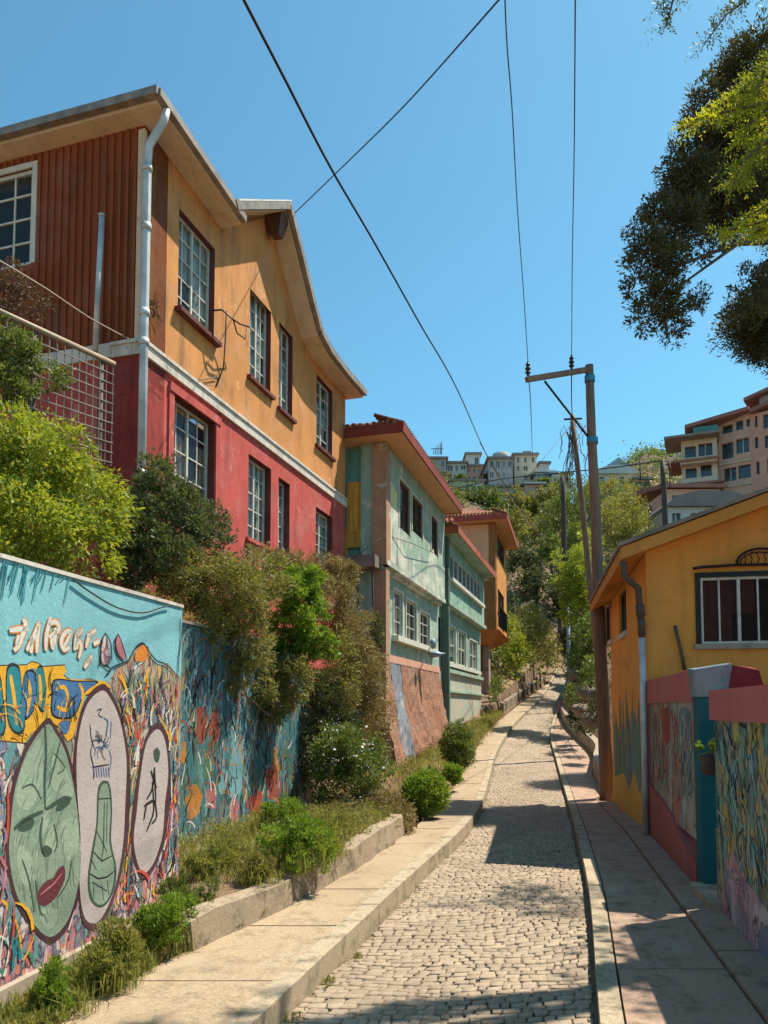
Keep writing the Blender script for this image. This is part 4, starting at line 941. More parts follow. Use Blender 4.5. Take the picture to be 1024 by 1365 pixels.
# hip roof with deep eaves
def hip(parent, fr, s0, s1, n0, n1, z, rise, th, roofm, fasm, sofm, hipl=True, hipr=True, inset=None):
    nm = (n0+n1)/2; dd = abs(n1-n0)/2; a = s0+(dd if hipl else 0); b = s1-(dd if hipr else 0)
    p = fr.p; mb = MB(); A, B_, C_, D = p(s0, z+th, n1), p(s1, z+th, n1), p(s1, z+th, n0), p(s0, z+th, n0); R0, R1 = p(a, z+th+rise, nm), p(b, z+th+rise, nm)
    mb.face([A, B_, R1, R0]); mb.face([C_, D, R0, R1]); mb.face([D, A, R0]); mb.face([B_, C_, R1])
    r = random.Random(int(s1*10))
    for k in range(int((s1-s0)/.16)):      # tile courses seen at the eave edge
        x = s0+.08+k*.16; mb.tube([p(x, z+th+.02, n1+.03), p(x, z+th+.02+rise*.22, n1-(n1-nm)*.22)], .055, 5)
    for k in range(int((n1-n0)/.16)):
        x = n0+.08+k*.16; mb.tube([p(s0-.02, z+th+.03+r.uniform(-.01,.02), x), p(s0+(a-s0)*.25+.1, z+th+.03+rise*.25, x)], .06, 5)
    mb.build('roof', roofm, parent)
    mb = MB(); mb.fbox(fr, s0-.02, s1+.02, z-.02, z+th, n1, n1+.04); mb.fbox(fr, s0-.02, s0+.02, z-.02, z+th, n0, n1); mb.fbox(fr, s1-.02, s1+.02, z-.02, z+th, n0, n1); mb.build('fascia', fasm, parent)
    mb = MB(); mb.fbox(fr, s0+.02, s1-.02, z, z+.03, n0, n1-.003); mb.build('soffit', sofm, parent)
hip(h2, H2, -.55, SA+.05, -5.5, .52, 7.96, 1.15, .20, M['tile'], M['redfascia'], M['peach'])
# side wall towards the camera, with salmon column, ochre shutter boards and a grimy balcony slab
S2 = Fr(tuple(H2.p(0, 0, -.02))[:2], tuple(H2.p(0, 0, -5))[:2], -1, KU)
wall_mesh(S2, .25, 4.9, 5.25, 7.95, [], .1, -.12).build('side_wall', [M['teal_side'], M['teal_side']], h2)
mb = MB(); mb.fbox(S2, -.04, .30, 5.1, 7.9, -.3, .06); mb.build('corner_column', M['column'], h2)
mb = MB(); mb.fbox(S2, -.02, .24, .6, 5.0, -.28, .02); mb.build('lower_column', M['column'], h2)
mb = MB(); mb.fbox(S2, .32, .95, 5.55, 7.1, -.1, -.05); mb.fbox(S2, .36, .60, 5.9, 7.05, -.05, -.03); mb.fbox(S2, .66, .9, 5.9, 7.05, -.05, -.03); mb.build('ochre_shutter', M['ochre'], h2)
mb = MB(); mb.fbox(S2, .95, 3.2, 6.55, 6.72, -.12, -.1); mb.fbox(S2, .95, 3.4, 5.25, 6.0, -.12, -.06); mb.build('ochre_boards', M['ochre'], h2)
mb = MB(); mb.fbox(S2, .1, 3.5, 4.98, 5.25, -.3, .5); mb.build('balcony_slab', stucco('grimy slab', (.22,.18,.15), (.05,.04,.04), 1, .3, (.4,.3,.22), .4), h2)
mb = MB(); 
for k in range(9): mb.bar(S2.p(.2+k*.36, 4.1, .3), S2.p(.2+k*.36, 4.98, .4), .04, .04)
mb.build('hanging_laths', M['pole_dark'], h2)
wall_mesh(S2, .24, 4.9, .4, 4.98, [], .1, -.9).build('undercroft_wall', [M['stone'], M['stone']], h2)
# greener wing with strip windows
h2b = thing('green_wing', tuple(H2.p(SA+.1, 1.0)), 'lower sea-green wing with a long strip of blue windows, joined to the peeling mint house', 'house')
US = R2(603,747,772,643,780,805); E2 = 15.15
us = (7.75, 14.4, 6.10, 6.92); LWs = [(7.8, 9.5, 3.35, 4.6), (10.0, 11.6, 3.35, 4.6), (12.4, 14.2, 3.35, 4.5)]
wall_mesh(H2, SA+.5, E2, 5.28, 7.35, [us], .12, -.05).build('upper_wall', [M['teal2'], M['teal2']], h2b)
wall_mesh(H2, SA+.5, E2, 3.12, 5.15, LWs, .12, -.22).build('lower_wall', [M['teal2'], M['teal']], h2b)
wall_mesh(H2, SA+.02, SA+.5, 3.1, 7.3, [(SA+.1, SA+.42, 3.5, 4.7)], .3, -.24).build('recess_wall', [M['teal'], M['room']], h2b)
mb = MB(); mb.fbox(H2, SA+.5, E2, 5.15, 5.28, -.4, .05); mb.fbox(H2, SA+.5, E2, 3.0, 3.12, -.5, -.1); mb.fbox(H2, SA+.5, E2, 2.35, 2.42, -.5, -.12); mb.build('string_course', M['teal'], h2b)
mb = MB(); mb.fbox(H2, SA+.45, SA+.65, -.2, 7.3, -.2, .03); mb.build('corner_post', stucco('dark green post', (.09,.15,.12)), h2b)
mb = MB(); mb.fbox(H2, SA+.02, E2, .3, 3.0, -.6, -.2); mb.build('base_wall', stucco('painted base', (.40,.47,.38), (.2,.2,.16), .6, .2, (.60,.42,.33), .75), h2b)
window(H2, us, h2b, -.05, .05, 8, 1, 'metal_blue' if False else 'frame_white', .035, .03, 8, 'glass_blue', cover=.3)
mb = MB(); mb.fbox(H2, us[0]-.1, us[1]+.2, us[2]-.12, us[2], -.1, .08); mb.build('strip_sill', M['trim_pale'], h2b)
for r in LWs: window(H2, r, h2b, -.22, .05, 2, 2, 'frame_white', .07, .04, 2, cover=.6, outer=.07, outm='trim_pale')
mb = MB(); mb.fbox(H2, 7.6, 14.5, 3.20, 3.33, -.25, -.08); mb.build('long_sill', M['trim_pale'], h2b)
hip(h2b, H2, SA+.08, E2+.1, -5, .40, 7.35, 1.0, .20, M['tile'], stucco('rust fascia', (.36,.10,.05), amount=.4), M['teal'], False, True)
pts = [H2.at(463, 752, .9), H2.at(490, 733, .9), H2.at(508, 715, .55), H2.at(520, 716, .2), H2.at(545, 722, .12), H2.at(578, 737, .1), H2.at(592, 732, .1)]
mb = MB(); mb.tube([at(459, 750, 19.1), at(480, 738, 19.0), at(505, 719, 19.1), at(520, 715, 19.9), H2.at(548, 724, .15), H2.at(578, 737, .12)], .009, 5)
tag(mb.build('service_cable', M['cable']), 'black service cable drooping across the corner of the peeling mint house', 'cable')
mb = MB(); c = H2.at(578, 868, .1); mb.tube([H2.at(573, 862, -.18), H2.at(578, 858, .25)], .02, 6); mb.blob(H2.at(577, 858, .25), (.10,.10,.16), 0, 8); mb.blob(H2.at(580, 872, .22), (.28,.14,.10), 0, 8, .3)
tag(mb.build('wall_lamp', M['metal_blue']), 'small bluish outdoor fitting under the lower windows of the mint house', 'lamp')

# ------------------------------------------------------------------ orange bay house up the lane
H3 = Fr((4.98*KU, 33.2*KU), (6.35*KU, 38.6*KU), 1, KU); S3 = Fr(tuple(H3.p(0,0))[:2], tuple(H3.p(0,0,-5))[:2], -1, KU)
h3 = thing('orange_bay_house', tuple(H3.p(0, ZR(34))), 'tall narrow orange house with jutting balcony, farthest of the left row', 'house')
zb = at(661, 838, 33).z; zt_ = at(663, 694, 33).z; zl = ZR(34)-.1
w_a = (.9, 4.3, zt_-1.3, zt_-.3); w_b = (1.0, 4.0, zb+.25, zb+2.0)
wall_mesh(H3, 0, H3.L, zb, zt_, [w_a, w_b], .2, 0).build('front_wall', [M['wood_orange'], M['frame_brown']], h3)
wall_mesh(S3, 0, 5, zb, zt_, [], .2, 0).build('side_wall', [M['bside'], M['bside']], h3)
mb = MB(); mb.fbox(S3, .3, 2.6, zb+2.2, zt_-.1, .01, .03); mb.build('side_panel', M['peach'], h3)
window(H3, w_a, h3, 0, .08, 4, 2, 'frame_brown', .1, .06, 2, 'glass_dark', cover=.2)
window(H3, w_b, h3, 0, .08, 3, 1, 'frame_brown', .1, .06, 3, 'glass_dark', cover=.2)
mb = MB(); 
for k in range(14): mb.bar(H3.p(.9+k*.25, zb+.2, .12), H3.p(.9+k*.25, zb+1.1, .12), .03, .03)
mb.bar(H3.p(.8, zb+1.1, .12), H3.p(4.3, zb+1.1, .12), .05, .05); mb.build('railing', M['iron'], h3)
mb = MB(); prf = [(0, zb), (1.3, zb), (H3.L, zb-.1)]
mb.hexa([H3.p(.1, zb-.85, -2.5), H3.p(3.5, zb-.75, -2.5), H3.p(3.2, zb-.65, -.5), H3.p(.1, zb-.65, -.3), H3.p(-.05, zb-.01, -3), H3.p(H3.L+.05, zb-.01, -3), H3.p(H3.L+.05, zb-.01, .12), H3.p(-.05, zb-.01, .12)])
mb.build('balcony_underside', M['bwall'], h3)
wall_mesh(H3, .6, H3.L, zl-.5, zb-.6, [(1.5, 2.6, zl+.4, zb-1)], .2, -.75).build('lower_wall', [M['teal'], M['room']], h3)
wall_mesh(S3, .4, 4, zl-.5, zb-.6, [], .2, -.6).build('lower_side_wall', [M['bside'], M['bside']], h3)
mb = MB(); mb.fbox(H3, .2, .45, zl-.5, zb-.7, -.9, -.65); mb.build('red_post', M['redfascia'], h3)
hip(h3, H3, -.6, H3.L+.5, -5.4, .55, zt_-.02, 1.3, .22, M['tile'], stucco('pinkish red fascia', (.32,.07,.055), amount=.4), M['peach'])

# ------------------------------------------------------------------ yellow house on the right
YS = Fr((3.56, 10.1), (4.50, 14.85), -1); YF = Fr((3.56, 10.1), (3.56+6.86, 10.1-1.37), 1)
yh = thing('yellow_house', (3.6, 10.2, .1), 'yellow ochre gabled house with black framed window on the right of the lane', 'house')
za = YF.hit(840, 745)[1]; g0 = YF.hit(840, 744); g1 = YF.hit(1024, 676); slope = (g1[1]-g0[1])/(g1[0]-g0[0])
zc = g0[1]-slope*g0[0]; RS = 3.4                       # gable: height over s, ridge at RS
def yz(s): return zc+slope*s if s < RS else zc+slope*(2*RS-s)
WF = YF.rect(934,769,858,1038,768,858); SWn = [YS.rect(816,797,852,806,806,862), YS.rect(835,783,842,825.5,788,849)]
SWn = [(min(a,b), max(a,b), c, d) for a, b, c, d in SWn]
tp = [[(0, zc-.15), (RS, zc-.15), (RS, yz(RS)), (0, yz(0))], [(RS, zc-.15), (2*RS, zc-.15), (2*RS, yz(2*RS)), (RS, yz(RS))]]
wall_mesh(YF, 0, 2*RS, -.2, zc-.15, [WF], .14, 0, 0, 1, tp).build('front_wall', [M['yellow'], M['yellow']], yh)
wall_mesh(YS, 0, YS.L, -.4, zc-.02, SWn, .12, 0).build('street_wall', [M['yellow_side'], M['yellow']], yh)
rear = Fr(tuple(YF.p(0, 0, -YS.L))[:2], tuple(YF.p(2*RS, 0, -YS.L))[:2], -1)
wall_mesh(rear, 0, 2*RS, -.2, zc-.15, [], .12, 0, 0, 0, tp).build('rear_wall', [M['yellow'], M['yellow']], yh)
mb = MB(); p = YF.p; th = .07; e0 = -.36; N1, N0 = .34, -YS.L-.3
def rslab(mb, a, b, za_, zb_, n0, n1, th): mb.hexa([p(a, za_, n1), p(b, zb_, n1), p(b, zb_, n0), p(a, za_, n0), p(a, za_+th, n1), p(b, zb_+th, n1), p(b, zb_+th, n0), p(a, za_+th, n0)])
rslab(mb, e0-.03, RS, yz(e0)+.145, yz(RS)+.16, N0-.03, N1+.04, .05); rslab(mb, RS, 2*RS+.4, yz(RS)+.16, yz(2*RS+.4)+.145, N0-.03, N1+.04, .05)
s = e0
while s < RS: rslab(mb, s, s+.04, yz(s)+.19, yz(s+.04)+.19, N0-.03, N1+.035, .022); s += .32
mb.build('roof', M['roof_grey'], yh)
mb = MB(); rslab(mb, e0, RS, yz(e0)-.02, yz(RS)-.02, N1-.035, N1, .16); rslab(mb, RS, 2*RS+.4, yz(RS)-.02, yz(2*RS+.4)-.02, N1-.035, N1, .16)
rslab(mb, e0, e0+.035, yz(e0)-.03, yz(e0)-.02, N0, N1-.036, .165); mb.build('fascia', M['fascia_orange'], yh)
mb = MB(); rslab(mb, e0+.036, RS, yz(e0+.036)+.0, yz(RS)+.0, N0, N1-.037, .03); rslab(mb, RS, 2*RS+.4, yz(RS), yz(2*RS+.4), N0, N1-.037, .03); mb.build('soffit', M['fascia_orange'], yh)
mb = MB(); s = 0
window(YF, WF, yh, 0, .03, 4, 1, 'frame_white', .035, .022, 2, 'glass_dark', 'curtain_red', .9, outer=.065, outm='iron', sill=.05, sillm='concrete')
for r in SWn: window(YS, r, yh, 0, .06, 2, 1, 'frame_dark', .05, .03, 2, 'glass', cover=.3, sill=.05, sillm='trim_pale')
mb = MB(); mb.tube([YF.at(924, 758, .06), YF.at(935, 756, .07), YF.at(985, 753, .06), YF.at(1045, 752, .06)], .02, 6)
arc = [YF.at(982+ (34-34*math.cos(t)), 752-21*math.sin(t), .08) for t in np.linspace(0, math.pi, 14)]; mb.tube(arc, .018, 6)
arc = [YF.at(987+ (27-27*math.cos(t)), 751-15*math.sin(t), .08) for t in np.linspace(0, math.pi, 12)]; mb.tube(arc, .010, 5)
for u in (993, 1001, 1010, 1019, 1030, 1040):
    mb.tube(cat2 := [YF.at(u, 752, .08), YF.at(u+2, 745, .09), YF.at(u-1, 738, .08), YF.at(u+3, 735, .08)], .008, 5)
mb.build('scrolled_ironwork', M['iron'], yh)
mb = MB(); mb.tube([YF.at(900, 834, .03), YF.at(903, 848, .05), YF.at(909, 872, .05), YF.at(913, 893, .04)], .022, 7); mb.build('vent_pipe', M['bark'], yh)
mb = MB(); q = [YF.at(831, 748, .28), YF.at(832, 766, .26), YF.at(840, 775, .18), YF.at(851, 784, .09), YF.at(853, 807, .08), YF.at(856, 850, .08)]; mb.tube(q, .045, 9)
mb.tube([YF.at(853, 806, .08), YF.at(854.5, 822, .08)], .06, 9); mb.tube([YF.at(854.6, 824, .08), YF.at(856, 846, .08)], .052, 9)
mb.build('downpipe', M['bark'], yh)
mb = MB(); mb.tube([YF.at(856, 850, .08), Vector((YF.at(857, 900, .08).x, YF.at(857, 900, .08).y, .15))], .044, 9); mb.build('lower_downpipe', M['zinc'], yh)
# painted cactus-like plants on the street wall
flat('p_leaf', (.14,.25,.17), .3); flat('p_leaf2', (.07,.15,.12), .3); flat('p_sand', (.62,.36,.06))
LAY[0] = .002
def cact(mb, n):
    rr = random.Random(2)
    for i in range(95):
        s = rr.uniform(.1, YS.L-.3); z0 = rr.uniform(.3, .8); h = rr.uniform(.7, 1.4)*(.8 if s > 3.5 else 1); w = rr.uniform(.10, .24)
        pts = [(s-w*.6, z0-.15), (s-w*.5, z0+h*.5), (s-w*.35, z0+h*.9), (s, z0+h), (s+w*.4, z0+h*.85), (s+w*.5, z0+h*.4), (s+w*.6, z0-.15)]
        pts = [(max(0.01, min(YS.L-.01, x)), z) for x, z in pts]; m = rr.choice([0, 0, 1, 2]); e = rr.uniform(0, .0015)
        P_ = [YS.p(x, z, n+e) for x, z in pts]
        for t in geometry.tessellate_polygon([P_]): mb.face([P_[i] for i in t], m)
layer('painted_plants', [M['p_leaf'], M['p_leaf2'], M['p_blue2']], cact, yh, YS)
LAY[0] += .002
def sandp(mb, n):
    pts = [(0.01, -.1), (0.01, .55), (.5, .9), (1.0, .55), (1.6, .85), (2.2, .5), (3.0, .7), (4.8, .45), (4.8, -.1)]
    P_ = [YS.p(x, z, n) for x, z in pts]
    for t in geometry.tessellate_polygon([P_]): mb.face([P_[i] for i in t], 0)
layer('painted_ground', [M['p_sand']], sandp, yh, YS)
def tick(mb, n):
    for i in range(5): stroke(mb, YS, [(824+i*3.4, 876+i*2-(i % 2)*4), (822.5+i*3.4, 888+i)], .03, n)
layer('painted_ticks', [M['frame_brown']], tick, yh, YS)

# ------------------------------------------------------------------ painted garden walls on the right
M['mur_r1'] = mural('green and gold graffiti', [(.08,.27,.26),(.13,.35,.30),(.42,.36,.08),(.07,.13,.11),(.22,.38,.33),(.08,.20,.33),(.30,.28,.14),(.04,.08,.08),(.55,.33,.08)], 5.5, .40, 6, .05, 2.4, streaks=.7)
M['mur_r2'] = mural('faded red and grey graffiti', [(.30,.24,.19),(.24,.36,.33),(.46,.08,.05),(.36,.31,.25),(.18,.26,.26),(.40,.18,.12),(.30,.37,.34)], 3.2, .38, 7, .03, 2.0, streaks=.7)
M['mur_r3'] = mural('pink and white paint', [(.42,.20,.24),(.50,.42,.44),(.30,.12,.16),(.18,.20,.28),(.45,.28,.34)], 4, .6, 8, .03, 2.2)
def rs(Y): return (Y-RW.o.y)/RW.u.y
sF0, sF1 = rs(7.16), rs(10.08); sN0, sN1 = rs(-4), rs(6.42)
zf = RW.hit(895, 900)[1]
gw = thing('garden_wall', tuple(RW.p(sF0, 0)), 'painted garden wall with dusty pink coping and a faded red figure, between yellow house and teal pillar', 'wall')
mb = MB(); mb.fbox(RW, sF0, sF1, .55, zf-.30, -.2, 0); mb.build('wall', M['mur_r2'], gw)
mb = MB(); mb.fbox(RW, sF0, sF1+.01, zf-.30, zf, -.24, .03); mb.build('coping', M['pinkcap'], gw)
mb = MB(); pts = [(sF0, -.2), (sF0, .35), (sF0+.6, .42), (sF0+1.3, .62), (sF0+2.0, .72), (sF1, .82), (sF1, -.2)]; mb.slab([RW.p(a, z, .03) for a, z in pts], RW.n*-.2); mb.fbox(RW, sF1-.10, sF1+.02, .6, zf-.3, -.1, .025); mb.build('plinth', M['pinkbase'], gw)
LAY[0] = .001
def redfig(mb, n):
    for q, m in [([(878,948),(895,944),(902,965),(898,1000),(888,1030),(878,1040),(872,1000),(870,965)],0),([(906,950),(918,948),(922,1000),(914,1060),(905,1010)],1),([(884,955),(892,953),(894,985),(886,990)],2)]:
        P_ = cat(q, 4); Pp(mb, RW, P_, n+m*.0005, m)
def onf(rr, q=None):
    s, z = (rr.uniform(sF0+.05, sF1-.2), rr.uniform(.8, zf-.35)) if q is None else (q.x, q.y)
    return (s, z) if sF0+.02 < s < sF1-.1 and .75 < z < zf-.32 else None
layer('painted_figure', [flat('p_dullred', (.30,.05,.03), .4) or M['p_dullred'], M['p_blue2'], M['p_dullred']], redfig, gw, RW)
layer('painted_marks', [M['p_blue2'], M['mur_r2'], M['p_leaf'], M['mur_r2'], M['p_plum'], M['mur_r2']], scrib(RW, 330, onf, 4, .02, .06, .15, .5, 1.5, .25, 6), gw, RW)
layer('painted_thin_marks', [M['p_dullred'], M['p_white'], M['p_leaf2'], M['p_orange']], scrib(RW, 70, onf, 6, .008, .025, .1, .35, 1.5, .4, 4), gw, RW)
pw = thing('teal_pillar', tuple(RW.p(sF0-.1, 0)), 'teal gate pillar with flaking pale and maroon top, between the two painted walls', 'pillar')
zp = at(945, 887, 7.1).z
mb = MB(); mb.fbox(RW, sF0-.26, sF0-.003, -.2, zp-.30, -.6, .02); mb.build('shaft', M['tealpaint'], pw)
mb = MB(); mb.hexa([RW.p(sF0-.28, zp-.30, -.22), RW.p(sF0-.01, zp-.30, -.22), RW.p(sF0-.01, zp-.30, .035), RW.p(sF0-.28, zp-.30, .035), RW.p(sF0-.30, zp, -.27), RW.p(sF0-.01, zp+.02, -.27), RW.p(sF0-.01, zp-.03, .06), RW.p(sF0-.30, zp-.05, .06)]); mb.build('flaking_cap', M['pillar_top'], pw)
mb = MB(); mb.hexa([RW.p(sF0-.27, zp-.30, -.56), RW.p(sF0-.02, zp-.30, -.56), RW.p(sF0-.02, zp-.30, -.225), RW.p(sF0-.27, zp-.30, -.225), RW.p(sF0-.27, zp-.06, -.5), RW.p(sF0-.02, zp-.02, -.5), RW.p(sF0-.02, zp+.01, -.272), RW.p(sF0-.27, zp-.01, -.272)]); mb.build('maroon_cap', M['maroon'], pw)
nw = thing('graffiti_garden_wall', tuple(RW.p(sN1-1, 0)), 'garden wall with green, blue and gold graffiti under pink coping, at the right edge', 'wall')
zn = RW.hit(985, 917)[1]
mb = MB(); mb.fbox(RW, sN0, sN1, -.2, zn-.25, -.22, 0); mb.build('wall', M['mur_r1'], nw)
mb = MB(); mb.fbox(RW, sN0, sN1+.01, zn-.25, zn, -.26, .035); mb.build('coping', M['pinkcap'], nw)
def pinkl(mb, n):
    pts = [(sN0, .1), (sN1-2.2, .55), (sN1-1.6, .42), (sN1-.9, .55), (sN1-.5, .72), (sN1-.25, .55), (sN1-.05, .15), (sN1-.05, -.1), (sN0, -.1)]
    P_ = [RW.p(a, z, n) for a, z in pts]
    for t in geometry.tessellate_polygon([P_]): mb.face([P_[i] for i in t], 0)
layer('painted_pink_foot', [M['mur_r3']], pinkl, nw, RW)
def gold(mb, n):
    rr = random.Random(12)
    for i in range(330):
        s = rr.uniform(sN1-4, sN1-.05); z = rr.uniform(.5, zn-.4); l = rr.uniform(.08, .3); a_ = rr.gauss(1.4, .5)
        q0 = RW.p(s, z, 0); pts = [Vector((s, z)), Vector((s+math.cos(a_)*l*.5+rr.uniform(-.03,.03), z+math.sin(a_)*l*.5)), Vector((s+math.cos(a_+rr.uniform(-.6,.6))*l, z+math.sin(a_)*l))]
        w_ = rr.uniform(.012, .035); m = rr.randrange(6)
        pts = [Vector((min(q.x, sN1-.03), min(q.y, zn-.27))) for q in pts]
        for A_, B_ in zip(pts[:-1], pts[1:]):
            d = (B_-A_); d = d.normalized() if d.length > 1e-6 else Vector((1, 0)); e = Vector((-d.y, d.x))*w_/2; nn = n+i*.00002
            mb.face([RW.p(A_.x+e.x, A_.y+e.y, nn), RW.p(A_.x-e.x, A_.y-e.y, nn), RW.p(B_.x-e.x*.4, B_.y-e.y*.4, nn), RW.p(B_.x+e.x*.4, B_.y+e.y*.4, nn)], m)
layer('painted_strokes', [M['p_yellow'], M['skyblue'], M['p_leaf'], M['p_teal'], M['p_black'], M['p_pink']], gold, nw, RW)
mb = MB(); mb.hexa([RW.p(sN1-.1, .02, -.5), RW.p(sF0-.2, .04, -.5), RW.p(sF0-.2, .04, .12), RW.p(sN1-.1, .02, .10), RW.p(sN1-.1, .20, -.5), RW.p(sF0-.2, .22, -.5), RW.p(sF0-.2, .22, .12), RW.p(sN1-.1, .20, .10)])
tag(mb.build('stone_step', M['kerb']), 'grey stone doorstep in the gap beside the teal pillar', 'step')
mb = MB(); mb.fbox(RW, sN1+.0, sN1+.04, .2, .78, -.10, .0); mb.fbox(RW, sN1+.0, sN1+.04, .2, .7, -.22, -.14)
tag(mb.build('leaning_board', M['pole']), 'short weathered board standing on the doorstep against the wall end', 'board')
mb = MB(); mb.fbox(RW, sN1, sF0-.2, .2, 1.6, -.9, -.86); tag(mb.build('garden_gate', M['pole_dark']), 'dark boarded gate set back between wall end and teal pillar', 'gate')
pc = RW.p(sN1+.14, 1.25, .02); pp = thing('wall_planter', tuple(pc), 'small dark pot with a green plant hung beside the teal pillar', 'plant pot')
mb = MB(); mb.tube([pc+Vector((0,0,-.02)), pc+Vector((0,0,.12)), pc+Vector((0,0,.16))], [.055, .075, .08], 10); mb.build('pot', M['terracotta'], pp)
leafcloud('foliage', [((pc.x, pc.y, pc.z+.22), (.09,.09,.12))], 220, .045, G['green'], pp, 3, clumps=14)

# ------------------------------------------------------------------ poles and cables
def pole_tube(mb, a, b, r0, r1, n=12): 
    a = Vector(a); b = Vector(b); pts = [a.lerp(b, i/6)+Vector((.012*math.sin(i*2.1), 0, 0)) for i in range(7)]; mb.tube(pts, [r0+(r1-r0)*i/6 for i in range(7)], n)
PY = 15.3; base = at(809, 1053, PY); top = at(785.5, 487, PY-.2)
up = thing('utility_pole', tuple(base), 'tall wooden utility pole with one crossarm, standing beside the yellow house', 'pole')
mb = MB(); pole_tube(mb, base-Vector((0,0,.3)), top, .145, .085); mb.build('pole', M['pole'], up)
A_ = at(788, 492, PY-.15); B_ = at(702, 506, PY-.9)
mb = MB(); mb.bar(A_, B_, .09, .10); mb.build('crossarm', M['pole'], up)
mb = MB(); mb.tube([at(726, 508, PY-.7), at(786, 585, PY-.16)], .022, 6); mb.build('brace', M['iron'], up)
for v in (506, 590):
    mb = MB(); c = top.lerp(base, (v-487)/566.); mb.tube([c-Vector((0,0,.06)), c+Vector((0,0,.07))], .108 if v < 550 else .118, 12); mb.build('band', M['bluetape'], up)
for u, v, Yi in ((704, 500, PY-.88), (762, 491, PY-.38)):
    c = at(u, v, Yi); mb = MB()
    for k, r_ in ((.0, .03), (.05, .06), (.09, .035), (.13, .065), (.18, .035), (.21, .05), (.26, .02)): mb.blob(c+Vector((0, 0, k)), (r_, r_, .03), 0, 8, .1)
    mb.tube([c-Vector((0,0,.05)), c+Vector((0,0,.26))], .014, 6); mb.build('insulator', M['porcelain'], up)
def cable(name, pts, r, mat, label, cat_='cable', k=10):
    """pts (u, v, Y): a hung cable through surveyed points"""
    P_ = [at(*q) for q in pts]; out = []
    for i in range(len(P_)-1):
        a, b, c, d = P_[max(0, i-1)], P_[i], P_[i+1], P_[min(len(P_)-1, i+2)]
        for j in range(k):
            t = j/k; out.append(.5*((2*b)+(c-a)*t+(2*a-5*b+4*c-d)*t*t+(3*b-a-3*c+d)*t**3))
    out.append(P_[-1]); mb = MB(); mb.tube(out, r, 6); return tag(mb.build(name, mat), label, cat_)
def Yi(Y0, Y1, t): return 1/((1-t)/Y0+t/Y1)
pp_ = [(322,-6),(380,106),(440,222),(500,325),(560,432),(610,520),(650,608)]
cable('overhead_cable', [(u, v, Yi(5.0, 26, i/6)) for i, (u, v) in enumerate(pp_)]+[(690,672,31),(732,732,36)], .0125, M['cable'], 'thick black cable crossing the sky from top left down to the far trees')
cable('overhead_cable', [(672,-8,7.2),(540,140,10),(455,224,12.5),(392,285,15.2)], .010, M['cable'], 'thin cable from the top edge down to the roof of the big house')
cable('overhead_cable', [(673,-8,6.5),(676,60,7.4),(683,150,8.6),(690,280,10.6),(698,390,12.7),(704,484,PY-.88)], .007, M['cable'], 'wavy thin wire coming down to the outer insulator of the crossarm')
cable('overhead_cable', [(767,-8,6.5),(765.5,200,9.2),(763,350,12),(762,482,PY-.38)], .007, M['cable'], 'straight thin wire coming down to the inner insulator of the crossarm')
cable('overhead_cable', [(705,506,PY-.9),(708,550,20),(710,612,40)], .010, M['cable'], 'thin wire leading on from the outer insulator to the far hill')
cable('overhead_cable', [(762,500,PY-.38),(762,530,18),(763,562,24)], .012, M['cable'], 'thin wire leading on from the inner insulator to the pole behind')
cable('overhead_cable', [(590,655,85),(660,640,75),(740,631,66),(810,624,60),(884,614,48)], .05, M['cable'], 'far dark cable slung across in front of the hilltop houses')
cable('overhead_cable', [(-5,345,7.8),(60,384,8.6),(120,424,9.6),(172,452,10.7)], .010, M['cable_pale'], 'pale wire strung past the brown siding to the drainpipe')
cable('overhead_cable', [(640,590,30),(684,668,33),(732,730,36)], .022, M['cable_pale'], 'pale thin cable in front of the wooded hillside')
# second pole behind, with its vines of loose wire
b2 = at(792, 768, 24); t2 = at(763, 553, 24)
q = thing('old_pole', tuple(at(790, 770, 24)), 'leaning thinner pole hung with tangled loose wires, behind the crossarm pole', 'pole')
mb = MB(); pole_tube(mb, at(800, 900, 24.5), t2, .12, .075); mb.build('pole', M['pole'], q)
mb = MB(); rr = random.Random(9)
for i in range(26):
    u = 763+rr.gauss(0, 9); v = 575+rr.uniform(-10, 50); c = at(u, v, 24+rr.uniform(-.3,.3)); pts = [at(762+rr.uniform(-3,3), 562+rr.uniform(0, 40), 24), c]
    for j in range(4): c = c+Vector((rr.uniform(-.12,.12), rr.uniform(-.1,.1), -rr.uniform(.1,.35))); pts.append(c)
    mb.tube(pts, .010, 4)
mb.bar(at(752, 559, 24), at(776, 558, 24), .05, .05); mb.build('loose_wires', M['bark'], q)
mb = MB(); pole_tube(mb, at(753, 760, 40), at(750, 636, 40), .16, .12)
tag(mb.build('old_dark_post', M['pole_dark']), 'dark weathered upright post in the trees left of the leaning pole', 'post')
q = thing('dark_pole', tuple(at(889, 712, 42)), 'dark pole with small wires above the yellow roof', 'pole')
mb = MB(); pole_tube(mb, at(889, 730, 42), at(883, 614, 42), .17, .13); mb.build('pole', M['pole_dark'], q)
mb = MB(); mb.tube([at(883, 617, 42), at(895, 611, 44), at(908, 604, 48)], .03, 5); mb.tube([at(885, 620, 42), at(897, 613, 44), at(908, 606, 48)], .02, 5); mb.tube([at(893, 615, 43), at(893, 650, 43)], .03, 5)
for i in range(5): mb.bar(at(887, 620+i*6, 42.5), at(898, 619+i*6, 42.5), .03, .03)
mb.build('fittings', M['cable'], q)
mb = MB(); pole_tube(mb, at(866, 730, 52), at(867, 672, 52), .14, .12); tag(mb.build('dark_post', M['pole_dark']), 'short dark post among trees left of the dark pole', 'post')
mb = MB(); pb = at(759, 930, 40); mb.tube([Vector((pb.x, 40, 0)), at(757, 800, 40)], .11, 8); tag(mb.build('blue_post', M['metal_blue']), 'slim bluish grey post beside the bend of the lane', 'post')

